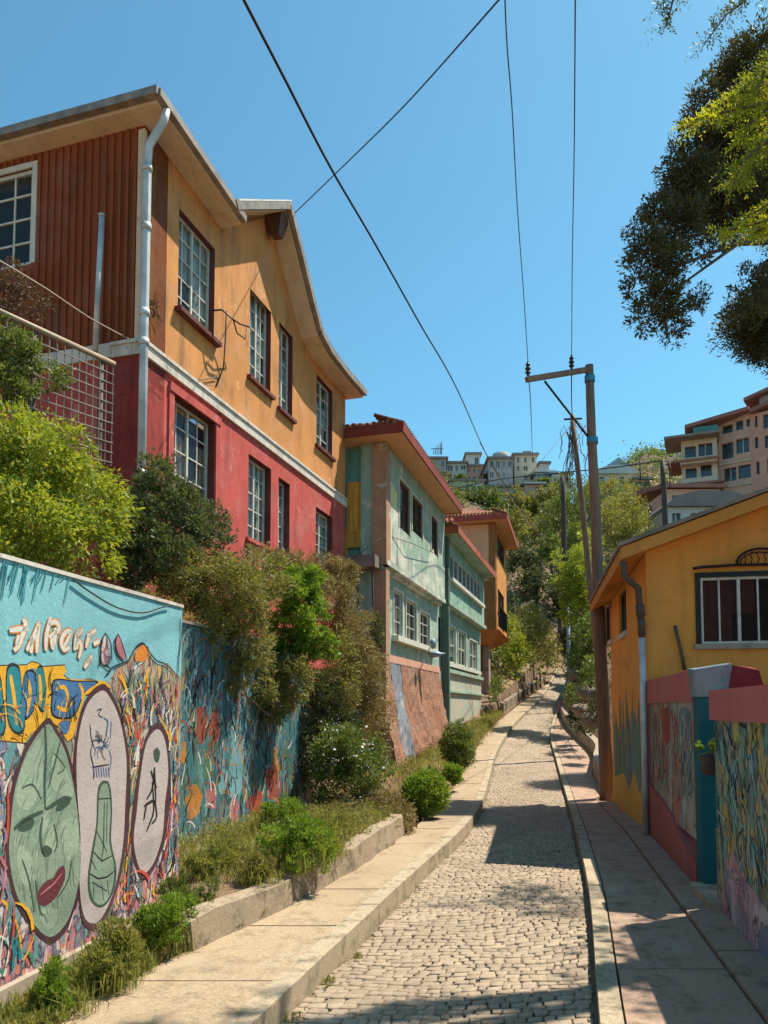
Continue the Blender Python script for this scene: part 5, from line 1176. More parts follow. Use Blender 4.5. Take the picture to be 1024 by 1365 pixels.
# ------------------------------------------------------------------ plants of the near left bank
def wild(lob, seed, k=7):
    rr = random.Random(seed); out = list(lob)
    for i in range(k):
        u, v, Y, ru, rv, d = rr.choice(lob); a = rr.uniform(0, 6.28); out.append((u+ru*1.05*math.cos(a), v-rv*1.05*math.sin(a), Y, ru*rr.uniform(.18, .36), rv*rr.uniform(.2, .45), d*.4))
    return out
def b2_(name, lob, n, size, mat, label, cat_='bush', **kw):
    if 'round' not in name: lob = wild(lob, int(lob[0][1]))
    L_ = lobes_px(lob); bx = sum(l[0].x for l in L_)/len(L_); by = sum(l[0].y for l in L_)/len(L_)+.15; bz = min(l[0].z-l[1][2]*.6 for l in L_)
    return bush(name, (bx, by, bz), L_, n, size, G[mat], label, cat_, seed=len(label)*7+int(lob[0][0]), **kw)
b2_('hanging_bush', [(-60,640,7.4,70,85,.8),(20,590,7.6,65,55,.7),(75,620,7.5,60,60,.7),(125,665,7.6,42,55,.6),(40,690,7.0,80,62,.6),(110,725,7.2,52,48,.5),(150,690,7.6,22,40,.35),(-40,740,6.4,60,50,.4)], 34000, .06, 'lime', 'large bright yellow-green bush hanging over the blue mural wall', clumps=40, droop=.5, tight=.25)
b2_('dark_shrub', [(206,640,8.7,26,36,.4),(235,690,8.7,48,42,.6),(188,735,8.3,42,50,.5),(275,700,9.0,32,32,.4),(228,745,8.4,50,40,.5),(300,735,9.0,30,28,.3),(212,620,8.7,14,22,.3),(165,700,8.3,26,50,.4)], 30000, .045, 'dark', 'dark small-leaved shrub in front of the white drainpipe of the red wall', clumps=36, tight=.24)
b2_('olive_bush', [(255,770,8.5,42,42,.5),(305,785,8.8,48,46,.5),(268,835,8.6,36,48,.35),(320,845,9.2,48,52,.4),(340,900,9.8,32,36,.3),(355,765,9.5,34,34,.4)], 36000, .04, 'olive', 'brownish olive bush spilling over the dark graffiti wall', clumps=40, tight=.25, droop=.3)
b2_('round_green_bush', [(402,785,10.6,38,34,.45),(392,835,10.5,40,44,.45),(420,850,10.7,30,40,.35),(385,878,10.4,28,28,.3)], 20000, .055, 'green', 'fresh green bush on top of the far end of the graffiti wall', clumps=30, tight=.28)
b2_('olive_bush', [(390,905,10.3,26,34,.35),(368,940,10.2,20,26,.3),(300,905,9.2,26,24,.25)], 11000, .04, 'olive', 'lower lobe of olive growth hanging beneath the fresh green bush', clumps=40, tight=.25, droop=.4)
b2_('golden_bush', [(385,755,11.5,34,22,.4),(420,790,12,28,34,.4),(350,745,11,28,18,.35),(455,765,13.4,26,24,.4)], 15000, .045, 'dry', 'golden brown dry bush along the foot of the red wall', clumps=40, tight=.26)
b2_('green_tuft', [(333,768,9.9,15,15,.2),(350,790,9.8,14,14,.2)], 1800, .05, 'green', 'small fresh green tuft between the olive bush and the red wall')
b2_('dry_bush', [(440,800,13,38,44,.5),(465,850,13.2,36,62,.6),(480,905,13.6,34,60,.6),(460,955,13.2,34,50,.5),(425,765,13.2,32,30,.4),(497,965,14.2,24,60,.5)], 42000, .045, 'dry', 'tall dry brown bush between the red wall and the green house', clumps=40, tight=.26, droop=.3)
b2_('olive_bush', [(455,890,12.4,28,52,.4),(440,930,12.2,24,45,.3)], 7000, .045, 'olive', 'olive bush mixed into the dry brown bush, above the flowering shrub', clumps=36, droop=.2)
b2_('shaded_bush', [(425,935,12.0,30,44,.4),(420,1000,11.7,26,56,.4),(448,980,12.3,36,46,.4)], 16000, .05, 'hilldark', 'dark shaded bush at the far end of the graffiti wall', clumps=30)
fb = b2_('flowering_shrub', [(455,1000,11.2,36,36,.5),(482,1030,11.1,34,36,.45),(440,1040,11.0,28,32,.4),(500,1000,11.5,18,24,.3)], 15000, .05, 'mid', 'dark green shrub dotted with tiny white flowers, beside the rubble footing', clumps=40, tight=.26)
leafcloud('flower_heads', [(l[0], tuple(q*1.04 for q in l[1])) for l in lobes_px([(455,1000,11.2,36,36,.5),(482,1030,11.1,34,36,.45),(500,1000,11.5,18,24,.3)])], 420, .035, G['flower'], fb, 5, aspect=.9, shell=.95)
b2_('dry_low_bush', [(530,1085,10.3,24,22,.25),(510,1070,10.8,22,20,.25),(543,1100,10.0,14,16,.2)], 4500, .04, 'dry', 'low dry brown bush at the end of the stone edging')
b2_('round_shrub', [(568,1056,11.6,29,30,.33),(563,1066,11.5,24,22,.3)], 13000, .045, 'green', 'largest of the three round green shrubs beside the pavement', clumps=170, tight=.24, shell=.8)
b2_('round_shrub', [(609,990,18.2,22,28,.4),(612,1003,18.0,20,24,.36)], 9000, .06, 'mid', 'tall rounded green shrub against the rubble footing', clumps=170, tight=.24, shell=.8)
b2_('round_shrub', [(605,1032,16,15,14,.24)], 3800, .05, 'green', 'smallest of the three round green shrubs beside the pavement', clumps=120, tight=.24, shell=.8)
b2_('corner_creeper', [(502,840,19.2,10,28,.2),(497,885,19.0,10,28,.2),(505,930,18.9,8,26,.2)], 4200, .06, 'dark', 'creeper climbing the column of the mint green house', cat_='creeper', k=4)
b2_('fence_vine', [(20,470,7.9,40,28,.3),(-10,440,7.8,30,20,.3),(60,500,8.3,36,20,.25),(10,515,7.8,40,24,.3)], 8000, .045, 'mid', 'green vine growing through the wire mesh fence', cat_='vine', clumps=40)
b2_('dead_climber', [(15,370,8.7,24,26,.2),(45,405,8.9,26,22,.2),(0,400,8.7,26,24,.2)], 3200, .035, 'redbrown', 'dry reddish climber below the paned window of the brown siding', cat_='climber', clumps=40)
b2_('wall_sprig', [(203,405,10.95,8,12,.05),(208,420,11.0,6,10,.05)], 160, .05, 'redbrown', 'small dry sprig growing out of the orange wall near the drainpipe', cat_='sprig', k=3, r0=.008)

# weeds: grass-like blades
def blades(name, base_pts, hmin, hmax, w, mat, parent=None, seed=0, lean=.5):
    r = np.random.default_rng(seed); b = np.array(base_pts, float); n = len(b)
    root = parent; o0 = np.array(ORG.get(root.name)) if root is not None else 0
    h = (hmin+(hmax-hmin)*r.random(n)**1.5)[:, None]; a = r.random(n)*6.283; d = np.stack([np.cos(a), np.sin(a), np.zeros(n)], 1); e = np.stack([-np.sin(a), np.cos(a), np.zeros(n)], 1)
    ln = (r.random(n)*lean)[:, None]; tip = b+d*h*ln+np.array([0,0,1])*h*(1-ln*.4); mid = b+d*h*ln*.35+np.array([0,0,1])*h*.55
    v = np.stack([b, mid+e*w*.5, tip, mid-e*w*.5], 1).reshape(-1, 3)-o0
    return quadmesh(name, v, mat, parent)
def clump(u, v, Y, ru, n, h, label, mat='grass', seed=0, leaves=1500, lsz=.03, lm='grass', k=6):
    c = at(u, v, Y); r = ru/FPX*Y; rr = np.random.default_rng(seed+5)
    c.z = (bankz(Y) if c.x < LO(Y)-.06 and Y > 5.6 else ZR(Y)+KH if c.x < LX(Y) else ZR(Y))-.02
    t = thing('weed_clump', tuple(c), label, 'weeds'); a = rr.random(n)*6.283; q = np.sqrt(rr.random(n))*r*1.1
    pts = np.stack([c.x+q*np.cos(a), c.y+q*np.sin(a)*.8, np.full(n, c.z)], 1)
    blades('blades', pts[:max(60, n//3)], h*.3, h*.85, .007, G[mat], t, seed, .8)
    lb = [((c.x+rr.normal()*r*.45, c.y+rr.normal()*r*.35, c.z+h*rr.uniform(.25, .75)), (r*rr.uniform(.3, .6), r*rr.uniform(.3, .5), h*rr.uniform(.2, .4))) for _ in range(k)]
    leafcloud('leaves', lb, leaves, lsz, G[lm], t, seed, clumps=26, tight=.34, aspect=.3, up=.9); return t
clump(140,1325,4.5,44,900,.46,'leafy weed clump by the foot of the green painted face', seed=1, leaves=9000, lsz=.03, k=9)
clump(215,1270,5.2,38,800,.44,'tall weed clump under the small white oval at the mural wall end', seed=2, leaves=8000, lsz=.03, lm='green', k=9)
clump(30,1360,4.0,50,800,.16,'low weeds at the bottom left corner', seed=3, leaves=3500, lsz=.025)
clump(180,1310,4.8,24,600,.24,'small weed tuft between the two tall weed clumps', seed=13, leaves=2200, lsz=.025)
clump(398,1178,6.75,44,900,.52,'tall green weed clump overhanging the gap in the stone edging', seed=4, leaves=12000, lsz=.034, lm='green', k=10)
clump(372,1110,8.6,34,700,.5,'weed clump behind the tall green one, near the graffiti wall', seed=5, leaves=6000, lsz=.036, lm='green', k=8)
clump(310,1170,6.9,44,900,.34,'weed clump above the nearer stone edging', seed=6, leaves=7000, lsz=.03, k=9)
clump(345,1200,6.3,30,600,.30,'dry weed clump hanging over the nearer stone edging', seed=16, leaves=4000, lsz=.03, lm='olive', k=7)
clump(85,1345,4.15,40,700,.30,'straggling weeds between the bottom left corner and the leafy clump', seed=21, leaves=6000, lsz=.026, lm='green', k=9)
clump(250,1240,5.7,36,700,.34,'straggling weeds just past the tall clump at the mural wall end', seed=22, leaves=6000, lsz=.028, lm='mid', k=9)
clump(430,1165,7.4,30,600,.34,'yellowish weeds trailing over the edging beyond the tall green clump', seed=23, leaves=5000, lsz=.03, k=8)
clump(265,1215,6.5,26,500,.26,'small weeds at the end of the blue mural wall', seed=17, leaves=2500, lsz=.03, k=5)
clump(440,1120,8.4,26,600,.28,'small green weeds on the edging beside the dry soil', seed=7, leaves=3500, lsz=.034, k=6)
clump(475,1276,5.55,9,90,.07,'little weed tuft in the gutter, farthest of three', seed=8, leaves=160, lsz=.015, k=2)
clump(437,1306,5.05,12,120,.08,'middle of three little weed tufts in the gutter', seed=9, leaves=220, lsz=.015, k=2)
clump(387,1352,4.45,12,120,.08,'nearest of three little weed tufts in the gutter', seed=10, leaves=220, lsz=.015, k=2)
def scatter(name, x0f, x1f, Y0, Y1, zf, n, hmin, hmax, w, mat, seed, dens=None, kind='stuff', label='grass', cat_='grass'):
    r = np.random.default_rng(seed); pts = []
    while len(pts) < n:
        Y = Y0+(Y1-Y0)*r.random(); x = x0f(Y)+(x1f(Y)-x0f(Y))*r.random()
        if dens is not None and r.random() > dens(x, Y): continue
        pts.append((x, Y, zf(x, Y)))
    o = blades(name, pts, hmin, hmax, w, G[mat], None, seed, .7); return tag(o, label, cat_, kind=kind)
def dn(x, Y): return max(0, .5+.5*math.sin(x*3.3+1.7*Y)*math.cos(Y*2.1-x))
scatter('dry_grass', lambda Y: retain(Y)+.05, lambda Y: LO(Y)-.12, 6.3, 19, lambda x, Y: bankz(Y)-.02, 9000, .04, .16, .010, 'straw', 1, dn, label='dry straw-coloured grass on the planted strip below the graffiti wall')
scatter('bank_grass', lambda Y: retain(Y)+.05, lambda Y: LO(Y)-.10, 6.3, 9.5, lambda x, Y: bankz(Y)-.02, 6000, .04, .20, .008, 'grass', 2, lambda x, Y: min(1, 1.3*dn(x+2, Y)), label='green weeds covering the planted strip above the stone edging')
scatter('bank_grass', lambda Y: W1.p((Y-W1.o.y)/W1.u.y, 0).x+.08, lambda Y: LO(Y)+.04, 3.6, 6.3, lambda x, Y: ZR(Y)+KH-.03, 4500, .05, .16, .010, 'grass', 3, lambda x, Y: .25+.75*dn(x, Y), label='thin weeds along the foot of the blue mural wall')
# ground leaf cover on the planted strip and on the bank between houses
def cover(name, pts, n, size, mat, label, seed, cat_='ground cover', spread=(.5,.5,.18), clumps=10):
    o = leafcloud(name, [(p_, spread) for p_ in pts], n, size, G[mat], None, seed, clumps=clumps, tight=.5); return tag(o, label, cat_, kind='stuff')
cover('low_plants', [(retain(Y)+(LO(Y)-retain(Y))*f, Y, bankz(Y)+.05) for Y in np.arange(6.6, 10.4, .5) for f in (.2, .5, .8)], 26000, .028, 'grass', 'low leafy ground cover on the planted strip', 4, spread=(.3,.3,.14))
cover('bank_undergrowth', [(retain(Y)-.6-random.random()*2.2, Y, terrace(Y)+.5+.3*random.random()) for Y in np.arange(6.6, 19, .36)], 46000, .06, 'olive', 'tangled undergrowth on the high bank at the foot of the red wall', 6, spread=(.8,.5,.75))
cover('bank_undergrowth', [(retain(Y)-.7-random.random()*2, Y, 2.35+.2*random.random()) for Y in np.arange(3.0, 7.5, .4)], 9000, .05, 'lime', 'undergrowth behind the top of the blue mural wall', 7, spread=(.35,.4,.3))

scatter('wall_foot_grass', lambda Y: retain(Y)+.1, lambda Y: LO(Y)-.03, 17, 37, lambda x, Y: bankz(Y)-.02, 9000, .08, .32, .02, 'grass', 12, label='tall weeds between the green houses and the pavement')
cover('wall_foot_plants', [(retain(Y)+(LO(Y)-retain(Y))*random.random(), Y, bankz(Y)+.08) for Y in np.arange(18.5, 37, .45)], 14000, .06, 'olive', 'low dry plants along the foot of the green houses', 14, spread=(.3,.4,.2))
cover('dry_litter', [(retain(Y)+(LO(Y)-retain(Y))*random.random(), Y, bankz(Y)+.02) for Y in np.arange(8.5, 19, .3)], 12000, .035, 'dry', 'brown leaf litter on the planted strip', 15, spread=(.3,.3,.07))
cover('gutter_weeds', [(LX(Y)+.04, Y, ZR(Y)+.0) for Y in np.arange(3.5, 26, .21) if random.random() < .45], 2600, .016, 'straw', 'dry bits and weeds along the left kerb', 16, spread=(.05,.1,.02))

# ------------------------------------------------------------------ plants beyond the green houses
b2_('lane_bush', [(684,850,47,16,24,1.2),(680,880,46.5,16,22,1.2),(694,872,47,14,22,1.2)], 5000, .16, 'lime', 'yellow-green bush beside the orange house, over the pavement', clumps=30)
b2_('lane_bush', [(712,840,50,17,24,1.4),(725,858,51,16,26,1.4),(705,820,52,14,16,1.4),(738,870,54,10,20,1.2)], 5500, .17, 'olive', 'brown-green bush behind the fence posts on the left of the lane', clumps=30)
b2_('low_lane_bush', [(662,915,37,11,12,.5),(657,928,36,8,10,.4)], 1600, .10, 'mid', 'small bush at the foot of the red post of the orange house')
for i in range(7):
    Y = 43+i*2.2; x = LO(Y)-.1; mb = MB(); z = ZR(Y)
    mb.tube([(x, Y, z-.1), (x+.03*math.sin(i*2), Y, z+1.0+.25*math.sin(i*1.7))], .07, 7)
    tag(mb.build('fence_post', M['bark' if i % 2 else 'pole']), 'weathered wooden post along the left pavement in the distance', 'post', 'wooden posts along the far left pavement')
mb = MB(); ys = list(np.arange(37.5, 58, 1.0))
for a, b in zip(ys[:-1], ys[1:]): mb.hexa([(LO(a)-.35, a, ZR(a)-.1), (LO(a)-.15, a, ZR(a)-.1), (LO(b)-.15, b, ZR(b)-.1), (LO(b)-.35, b, ZR(b)-.1), (LO(a)-.35, a, ZR(a)+.75), (LO(a)-.15, a, ZR(a)+.7), (LO(b)-.15, b, ZR(b)+.7), (LO(b)-.35, b, ZR(b)+.75)])
tag(mb.build('bank_wall', M['stone']), 'low rough wall along the upper left pavement', 'wall')
# curved retaining wall on the right behind the pole
mb = MB(); ys = list(np.arange(15.6, 39, .9))
def wx(Y): return RO(Y)+.02
for a, b in zip(ys[:-1], ys[1:]):
    ha = .45; mb.hexa([(wx(a), a, ZR(a)-.1), (wx(a)+.22, a, ZR(a)-.1), (wx(b)+.22, b, ZR(b)-.1), (wx(b), b, ZR(b)-.1), (wx(a)+.02, a, ZR(a)+.55), (wx(a)+.22, a, ZR(a)+.57), (wx(b)+.22, b, ZR(b)+.57), (wx(b)+.02, b, ZR(b)+.55)])
tag(mb.build('retaining_wall', M['concrete']), 'low curved concrete retaining wall behind the utility pole', 'wall')
for i in range(3):
    Y = 38.5+i*1.6; mb = MB(); x = RX(Y)+.25; mb.tube([(x, Y, ZR(Y)-.1), (x, Y, ZR(Y)+.55-.1*i)], .11, 8); tag(mb.build('bollard', M['pinkbase']), 'short reddish bollard at the bend of the lane', 'bollard', 'reddish bollards at the bend')
rk = random.Random(31)
for i, (u, v, Y, r_) in enumerate([(790,960,22,16),(775,948,27,14),(783,925,26,15),(770,900,30,14),(765,965,31,6)]):
    mb = MB(); c = at(u, v, Y); mb.blob(c, (r_/FPX*Y, r_/FPX*Y*.8, r_/FPX*Y*.62), 0, 11, .34, rk)
    tag(mb.build('rock', M['stone']), ['grey boulder nearest the utility pole above the curved wall','boulder in the middle of the bank above the curved wall','boulder higher on the shaded bank','uppermost boulder on the shaded bank','small stone at the bend beside the blue-grey post'][i], 'rock')
b2_('bank_tree', [(778,745,33,22,20,1.2),(760,775,33,22,22,1.2),(790,780,32,20,24,1.2),(770,810,33,22,24,1.2),(748,745,34,14,16,.9),(785,720,34,18,14,1)], 13000, .13, 'lime', 'yellow-green leafy tree beside the utility pole', cat_='tree', clumps=30, part='crown', r0=.08)
b2_('shaded_bank_bush', [(785,850,30,20,28,1.2),(775,885,30,18,26,1.2),(790,900,26,12,30,1),(768,925,33,12,22,1),(790,830,31,16,20,1)], 9000, .13, 'mid', 'dark bush on the bank between blue-grey post and utility pole', clumps=34)
b2_('shaded_bank_bush', [(795,945,22,10,16,.6),(782,968,24,14,10,.6),(770,955,29,12,12,.6)], 4000, .09, 'hilldark', 'low scrub just above the curved retaining wall', clumps=34)
b2_('bank_tree', [(830,690,48,32,30,2.2),(845,712,46,26,26,2),(820,655,52,26,18,2),(810,700,46,20,30,2)], 12000, .17, 'hill', 'rounded olive-green tree right of the utility pole, above the yellow roof', cat_='tree', clumps=30, part='crown', r0=.1)
b2_('bank_tree', [(770,672,52,34,18,2.2),(745,690,54,28,26,2.2),(770,715,50,26,26,2),(762,645,56,22,14,1.5)], 11000, .18, 'mid', 'dark leafy tree around the leaning pole', cat_='tree', clumps=30, part='crown', r0=.1)
# wooded hillside: one tree after another
def htree(u, v, Y, ru, rv, mat, label, seed, group=None):
    c = at(u, v, Y); r = ru/FPX*Y; rz = rv/FPX*Y; rr = random.Random(seed)
    gz = c.z-rz*1.6; t = thing('hillside_tree', (c.x, c.y, gz), label, 'tree', group)
    lb = [((c.x+rr.uniform(-.5,.5)*r, c.y+rr.uniform(-.4,.4)*r, c.z+rr.uniform(-.5,.5)*rz), (r*rr.uniform(.45,.75), r*rr.uniform(.45,.7), rz*rr.uniform(.45,.7))) for _ in range(7)]
    leafcloud('crown', lb, int(900+ru*rv*2.2), .004*Y, G[mat], t, seed, clumps=22, tight=.33)
    mb = MB(); mb.tube([(c.x, c.y, gz-1.5), (c.x+.1, c.y, c.z)], [.25, .12], 6)
    for i in range(3): l = lb[i][0]; mb.tube([(c.x, c.y, c.z-rz*.5), l], [.12, .03], 5)
    mb.build('trunk', M['bark'], t); return t
HT = [(612,640,112,9,8,'mid','little tree between the hilltop houses, near the antenna'),(650,640,110,8,9,'hilldark','little dark tree between pinkish house and grey block'),(722,646,103,10,9,'mid','little tree under the bluish hilltop house'),(742,652,101,10,9,'hill','little olive tree beside the leaning pole at the skyline'),(617,664,100,22,14,'hilldark','dark tree below the left end of the hilltop houses'),(655,665,100,26,15,'mid','mid green tree under the grey block with the tank'),(697,668,98,28,16,'hill','sunlit olive tree under the pale hilltop roofs'),(730,664,97,24,16,'hill','sunlit olive tree left of the leaning pole, at the skyline'),
 (640,700,92,30,22,'hilldark','dark tree on the slope above the orange house'),(680,700,88,32,24,'hill','broad olive tree in the middle of the slope'),(720,705,84,30,24,'hill','broad olive tree just left of the dark trunk'),(600,690,95,20,18,'hilldark','dark tree above the mint house roof edge'),
 (700,742,76,32,26,'hilldark','deep green tree right of the orange house roof'),(735,735,72,26,26,'mid','mid green tree left of the yellow-green tree'),(715,780,68,30,28,'hilldark','deep green tree above the far lane bushes'),(745,800,62,22,30,'hilldark','deep green tree above the top of the lane'),
 (758,850,66,16,34,'hilldark','dark tree closing the top of the lane'),(800,770,60,24,40,'hilldark','dark tree behind the utility pole at eave height'),(850,680,70,26,26,'hill','olive tree below the beige hilltop house'),(880,710,62,20,18,'mid','mid green tree at the foot of the dark pole'),
 (800,655,85,30,16,'hill','sunlit tree at the skyline right of the utility pole'),(845,655,88,26,14,'mid','tree below the beige hilltop house, at the skyline'),(905,690,75,24,22,'hilldark','dark tree behind the dark pole')]
for i, (u, v, Y, ru, rv, m, lb) in enumerate(HT): htree(u, v, Y, ru, rv, m, lb, i+50)
# scrub covering the far slopes
def slope_scrub(name, X0, X1, Y0, Y1, n, size, mat, label, seed):
    dg = bpy.context.evaluated_depsgraph_get(); g = bpy.data.objects['ground']; r = np.random.default_rng(seed); P_ = []
    while len(P_) < n:
        x = X0+(X1-X0)*r.random(); y = Y0+(Y1-Y0)*r.random()
        ok, loc, nrm, _ = g.ray_cast(Vector((x, y, 300)), Vector((0, 0, -1)))
        if ok and not (LO(min(y, 84))-1.2 < x < RO(min(y, 84))+2.3 and y < 85): P_.append((loc.x, loc.y, loc.z))
    b = np.array(P_); m = 36; c = np.repeat(b, m, 0); k = len(c); sc = np.repeat(.5+r.random(n), m)[:, None]
    q = r.normal(size=(k, 3))*np.array([.75, .75, .5])*sc; q[:, 2] = np.abs(q[:, 2]); p_ = c+q
    d = r.normal(size=(k, 3)); d /= np.linalg.norm(d, axis=1)[:, None]; e = np.cross(d, r.normal(size=(k, 3))); e /= np.linalg.norm(e, axis=1)[:, None]
    s_ = size*(.6+.8*r.random(k))[:, None]; v = np.stack([p_-d*s_*.5, p_+e*s_*.3, p_+d*s_*.5, p_-e*s_*.3], 1).reshape(-1, 3)
    return tag(quadmesh(name, v, G[mat], None), label, 'scrub', kind='stuff')
slope_scrub('hillside_scrub', -8, 75, 60, 125, 3600, .34, 'mid', 'low scrub covering the far hillside', 1)
slope_scrub('hillside_scrub', -6, 45, 40, 80, 1500, .26, 'hill', 'olive scrub on the slopes beside the upper lane', 2)
slope_scrub('bank_scrub', 5.5, 26, 16, 45, 1800, .15, 'hilldark', 'dark scrub on the shaded bank behind the utility pole', 3)

# ------------------------------------------------------------------ houses on the hilltop
flat('far_grey', (.38,.36,.35), .25); flat('far_beige', (.62,.50,.38), .15); flat('far_white', (.58,.56,.52), .1); flat('far_pink', (.62,.38,.29), .15); flat('far_rose', (.62,.32,.24), .15); flat('far_roof', (.26,.22,.20), .3); flat('far_blue', (.30,.42,.50), .2); flat('far_terra', (.30,.14,.11), .2); flat('far_teal', (.08,.22,.22), .2)
M['far_glass'] = glassmat('far window', (.03,.04,.05), .2, .9)
BR = random.Random(77)
def block(name, u0, u1, vt, vb, Y, depth, wall, label, roof='flat', roofm='far_roof', rows=2, cols=4, skew=0, drop=6, parent=None, hgt=1.2, wfrac=.55):
    a = at(u0, vb, Y+skew); b = at(u1, vb, Y-skew); f = Fr((a.x, a.y), (b.x, b.y), 1); zt = (at(u0, vt, Y+skew).z+at(u1, vt, Y-skew).z)/2; zb = a.z
    r = parent or thing(name, tuple(f.p(0, zb)), label, 'building'); holes = []
    Lw = f.L; H = zt-zb; sh = H/rows
    for j in range(rows):
        for i in range(cols):
            c = Lw*(i+.5)/cols; w = Lw/cols*wfrac/2*BR.choice([.6, .8, 1, 1.3])
            if BR.random() < .85: holes.append((c-w, c+w, zb+sh*(j+BR.choice([.2, .3, .35])), zb+sh*(j+.78)))
    wall_mesh(f, 0, Lw, zb-drop, zt, holes, .3, 0, 0, 0).build('wall', [M[wall], M[wall]], r)
    sd_ = MB(); sd_.fbox(f, 0, Lw, zb-drop, zt-.01, -depth, -.82); sd_.build('rear_body', M[wall], r)
    for h in holes:
        mb = MB(); mb.fbox(f, h[0], h[1], h[2], h[3], -.3, -.2); mb.fbox(f, (h[0]+h[1])/2-.04, (h[0]+h[1])/2+.04, h[2], h[3], -.2, -.15, 1); mb.build('window', [M['far_glass'], M['frame_white']], r)
    mb = MB()
    if roof == 'flat': mb.fbox(f, -.3, Lw+.3, zt, zt+.3, -depth-.3, .4)
    elif roof == 'round':
        pts = [f.p(Lw*.5-Lw*.52*math.cos(t), zt+hgt*math.sin(t), .3) for t in np.linspace(0, math.pi, 14)]; mb.slab(pts, -f.n*(depth+.5))
    elif roof == 'gable':
        mb.slab([f.p(-.4, zt, .4), f.p(Lw+.4, zt, .4), f.p(Lw/2, zt+hgt, .4)], -f.n*(depth+.6))
    elif roof == 'slope': mb.hexa([f.p(-.4, zt, .5), f.p(Lw+.4, zt, .5), f.p(Lw+.4, zt+hgt, -depth), f.p(-.4, zt+hgt, -depth), f.p(-.4, zt+.25, .5), f.p(Lw+.4, zt+.25, .5), f.p(Lw+.4, zt+hgt+.25, -depth), f.p(-.4, zt+hgt+.25, -depth)])
    mb.build('roof', M[roofm], r); return r, f, zt
r, f, zt = block('hilltop_house', 566, 595, 612, 640, 112, 8, 'far_grey', 'grey hilltop house with an antenna, leftmost on the skyline', 'flat', cols=3, hgt=1.2)
mb = MB(); c = at(583, 606, 108)
for k in range(5): mb.tube([c+Vector((k*.25-.5, 0, 0)), c+Vector((k*.25-.5, 0, .8+.25*k))], .05, 4)
mb.tube([c+Vector((-.9,0,.9)), c+Vector((.9,0,.9))], .05, 4); mb.tube([c+Vector((.6,0,0)), c+Vector((.7,0,2))], .06, 4); mb.build('antenna', M['pole_dark'], r)
block('hilltop_house', 596, 622, 618, 642, 114, 8, 'far_white', 'small pale hilltop house beside the antenna house', 'flat', cols=3, rows=2)
block('hilltop_house', 622, 650, 622, 645, 116, 8, 'far_pink', 'long low pinkish hilltop house left of the grey block', 'flat', cols=4, rows=2)
block('hilltop_block', 652, 684, 612, 655, 108, 12, 'far_grey', 'tall grey hilltop block carrying a round tank', 'flat', cols=4, rows=3, wfrac=.4)
block('hilltop_block', 686, 716, 607, 655, 110, 9, 'far_beige', 'taller beige hilltop block right of the grey one', 'flat', cols=3, rows=4, wfrac=.5)
mb = MB(); c = at(668, 610, 112); mb.tube([c+Vector((0,0,-1)), c+Vector((0,0,.5)), c+Vector((0,0,.55))], [1.3, 1.3, 1.15], 20); mb.box(c.x+3.2, c.x+4.4, c.y-1, c.y+1, c.z-1, c.z+.7)
tag(mb.build('water_tank', M['far_grey']), 'round grey tank on the roof of the grey hilltop block', 'tank')
block('hilltop_house', 716, 738, 630, 650, 106, 7, 'far_blue', 'bluish hilltop house with pale slanting roof', 'slope', 'far_white', cols=3, rows=1)
block('hilltop_house', 737, 760, 632, 652, 104, 7, 'far_white', 'whitish hilltop house just left of the leaning pole', 'slope', 'far_blue', cols=2, rows=1)
block('hilltop_cottage', 622, 640, 606, 622, 122, 6, 'far_white', 'tiny white cottage poking above the long pinkish hilltop house', 'flat', 'far_roof', cols=2, rows=1)
block('hilltop_cottage', 720, 732, 618, 634, 118, 6, 'far_white', 'tiny pale cottage behind the bluish hilltop house', 'flat', 'far_roof', cols=1, rows=1)
block('hilltop_cottage', 700, 724, 646, 660, 99, 6, 'far_pink', 'small pinkish cottage below the bluish hilltop house', 'slope', 'far_white', cols=2, rows=1)
block('hilltop_cottage', 566, 598, 634, 652, 108, 6, 'far_beige', 'beige cottage just below the antenna house', 'slope', 'far_terra', cols=3, rows=1)
block('hilltop_cottage', 812, 836, 622, 636, 100, 6, 'far_white', 'small white cottage behind the beige rounded house', 'gable', 'far_blue', cols=2, rows=1)
block('hilltop_house', 600, 645, 642, 668, 104, 6, 'far_white', 'pale terrace house below the skyline, above the dark trees', 'flat', cols=5, rows=1)
block('hilltop_house', 645, 700, 650, 668, 102, 6, 'far_beige', 'beige terrace house below the grey hilltop block', 'flat', cols=6, rows=1)
block('hilltop_house', 796, 850, 632, 668, 92, 10, 'far_beige', 'beige hilltop house with rounded roof right of the utility pole', 'round', 'far_white', cols=4, rows=2, hgt=1.1)
block('hilltop_house', 846, 868, 640, 672, 90, 8, 'far_pink', 'narrow pinkish hilltop house beside the beige one', 'flat', cols=2, rows=3)
mb = MB(); mb.tube([at(854, 640, 88), at(853, 610, 88)], .08, 5); mb.tube([at(851, 618, 88), at(856, 617, 88)], .05, 4); tag(mb.build('antenna_mast', M['pole_dark']), 'thin mast above the narrow pinkish hilltop house', 'mast')

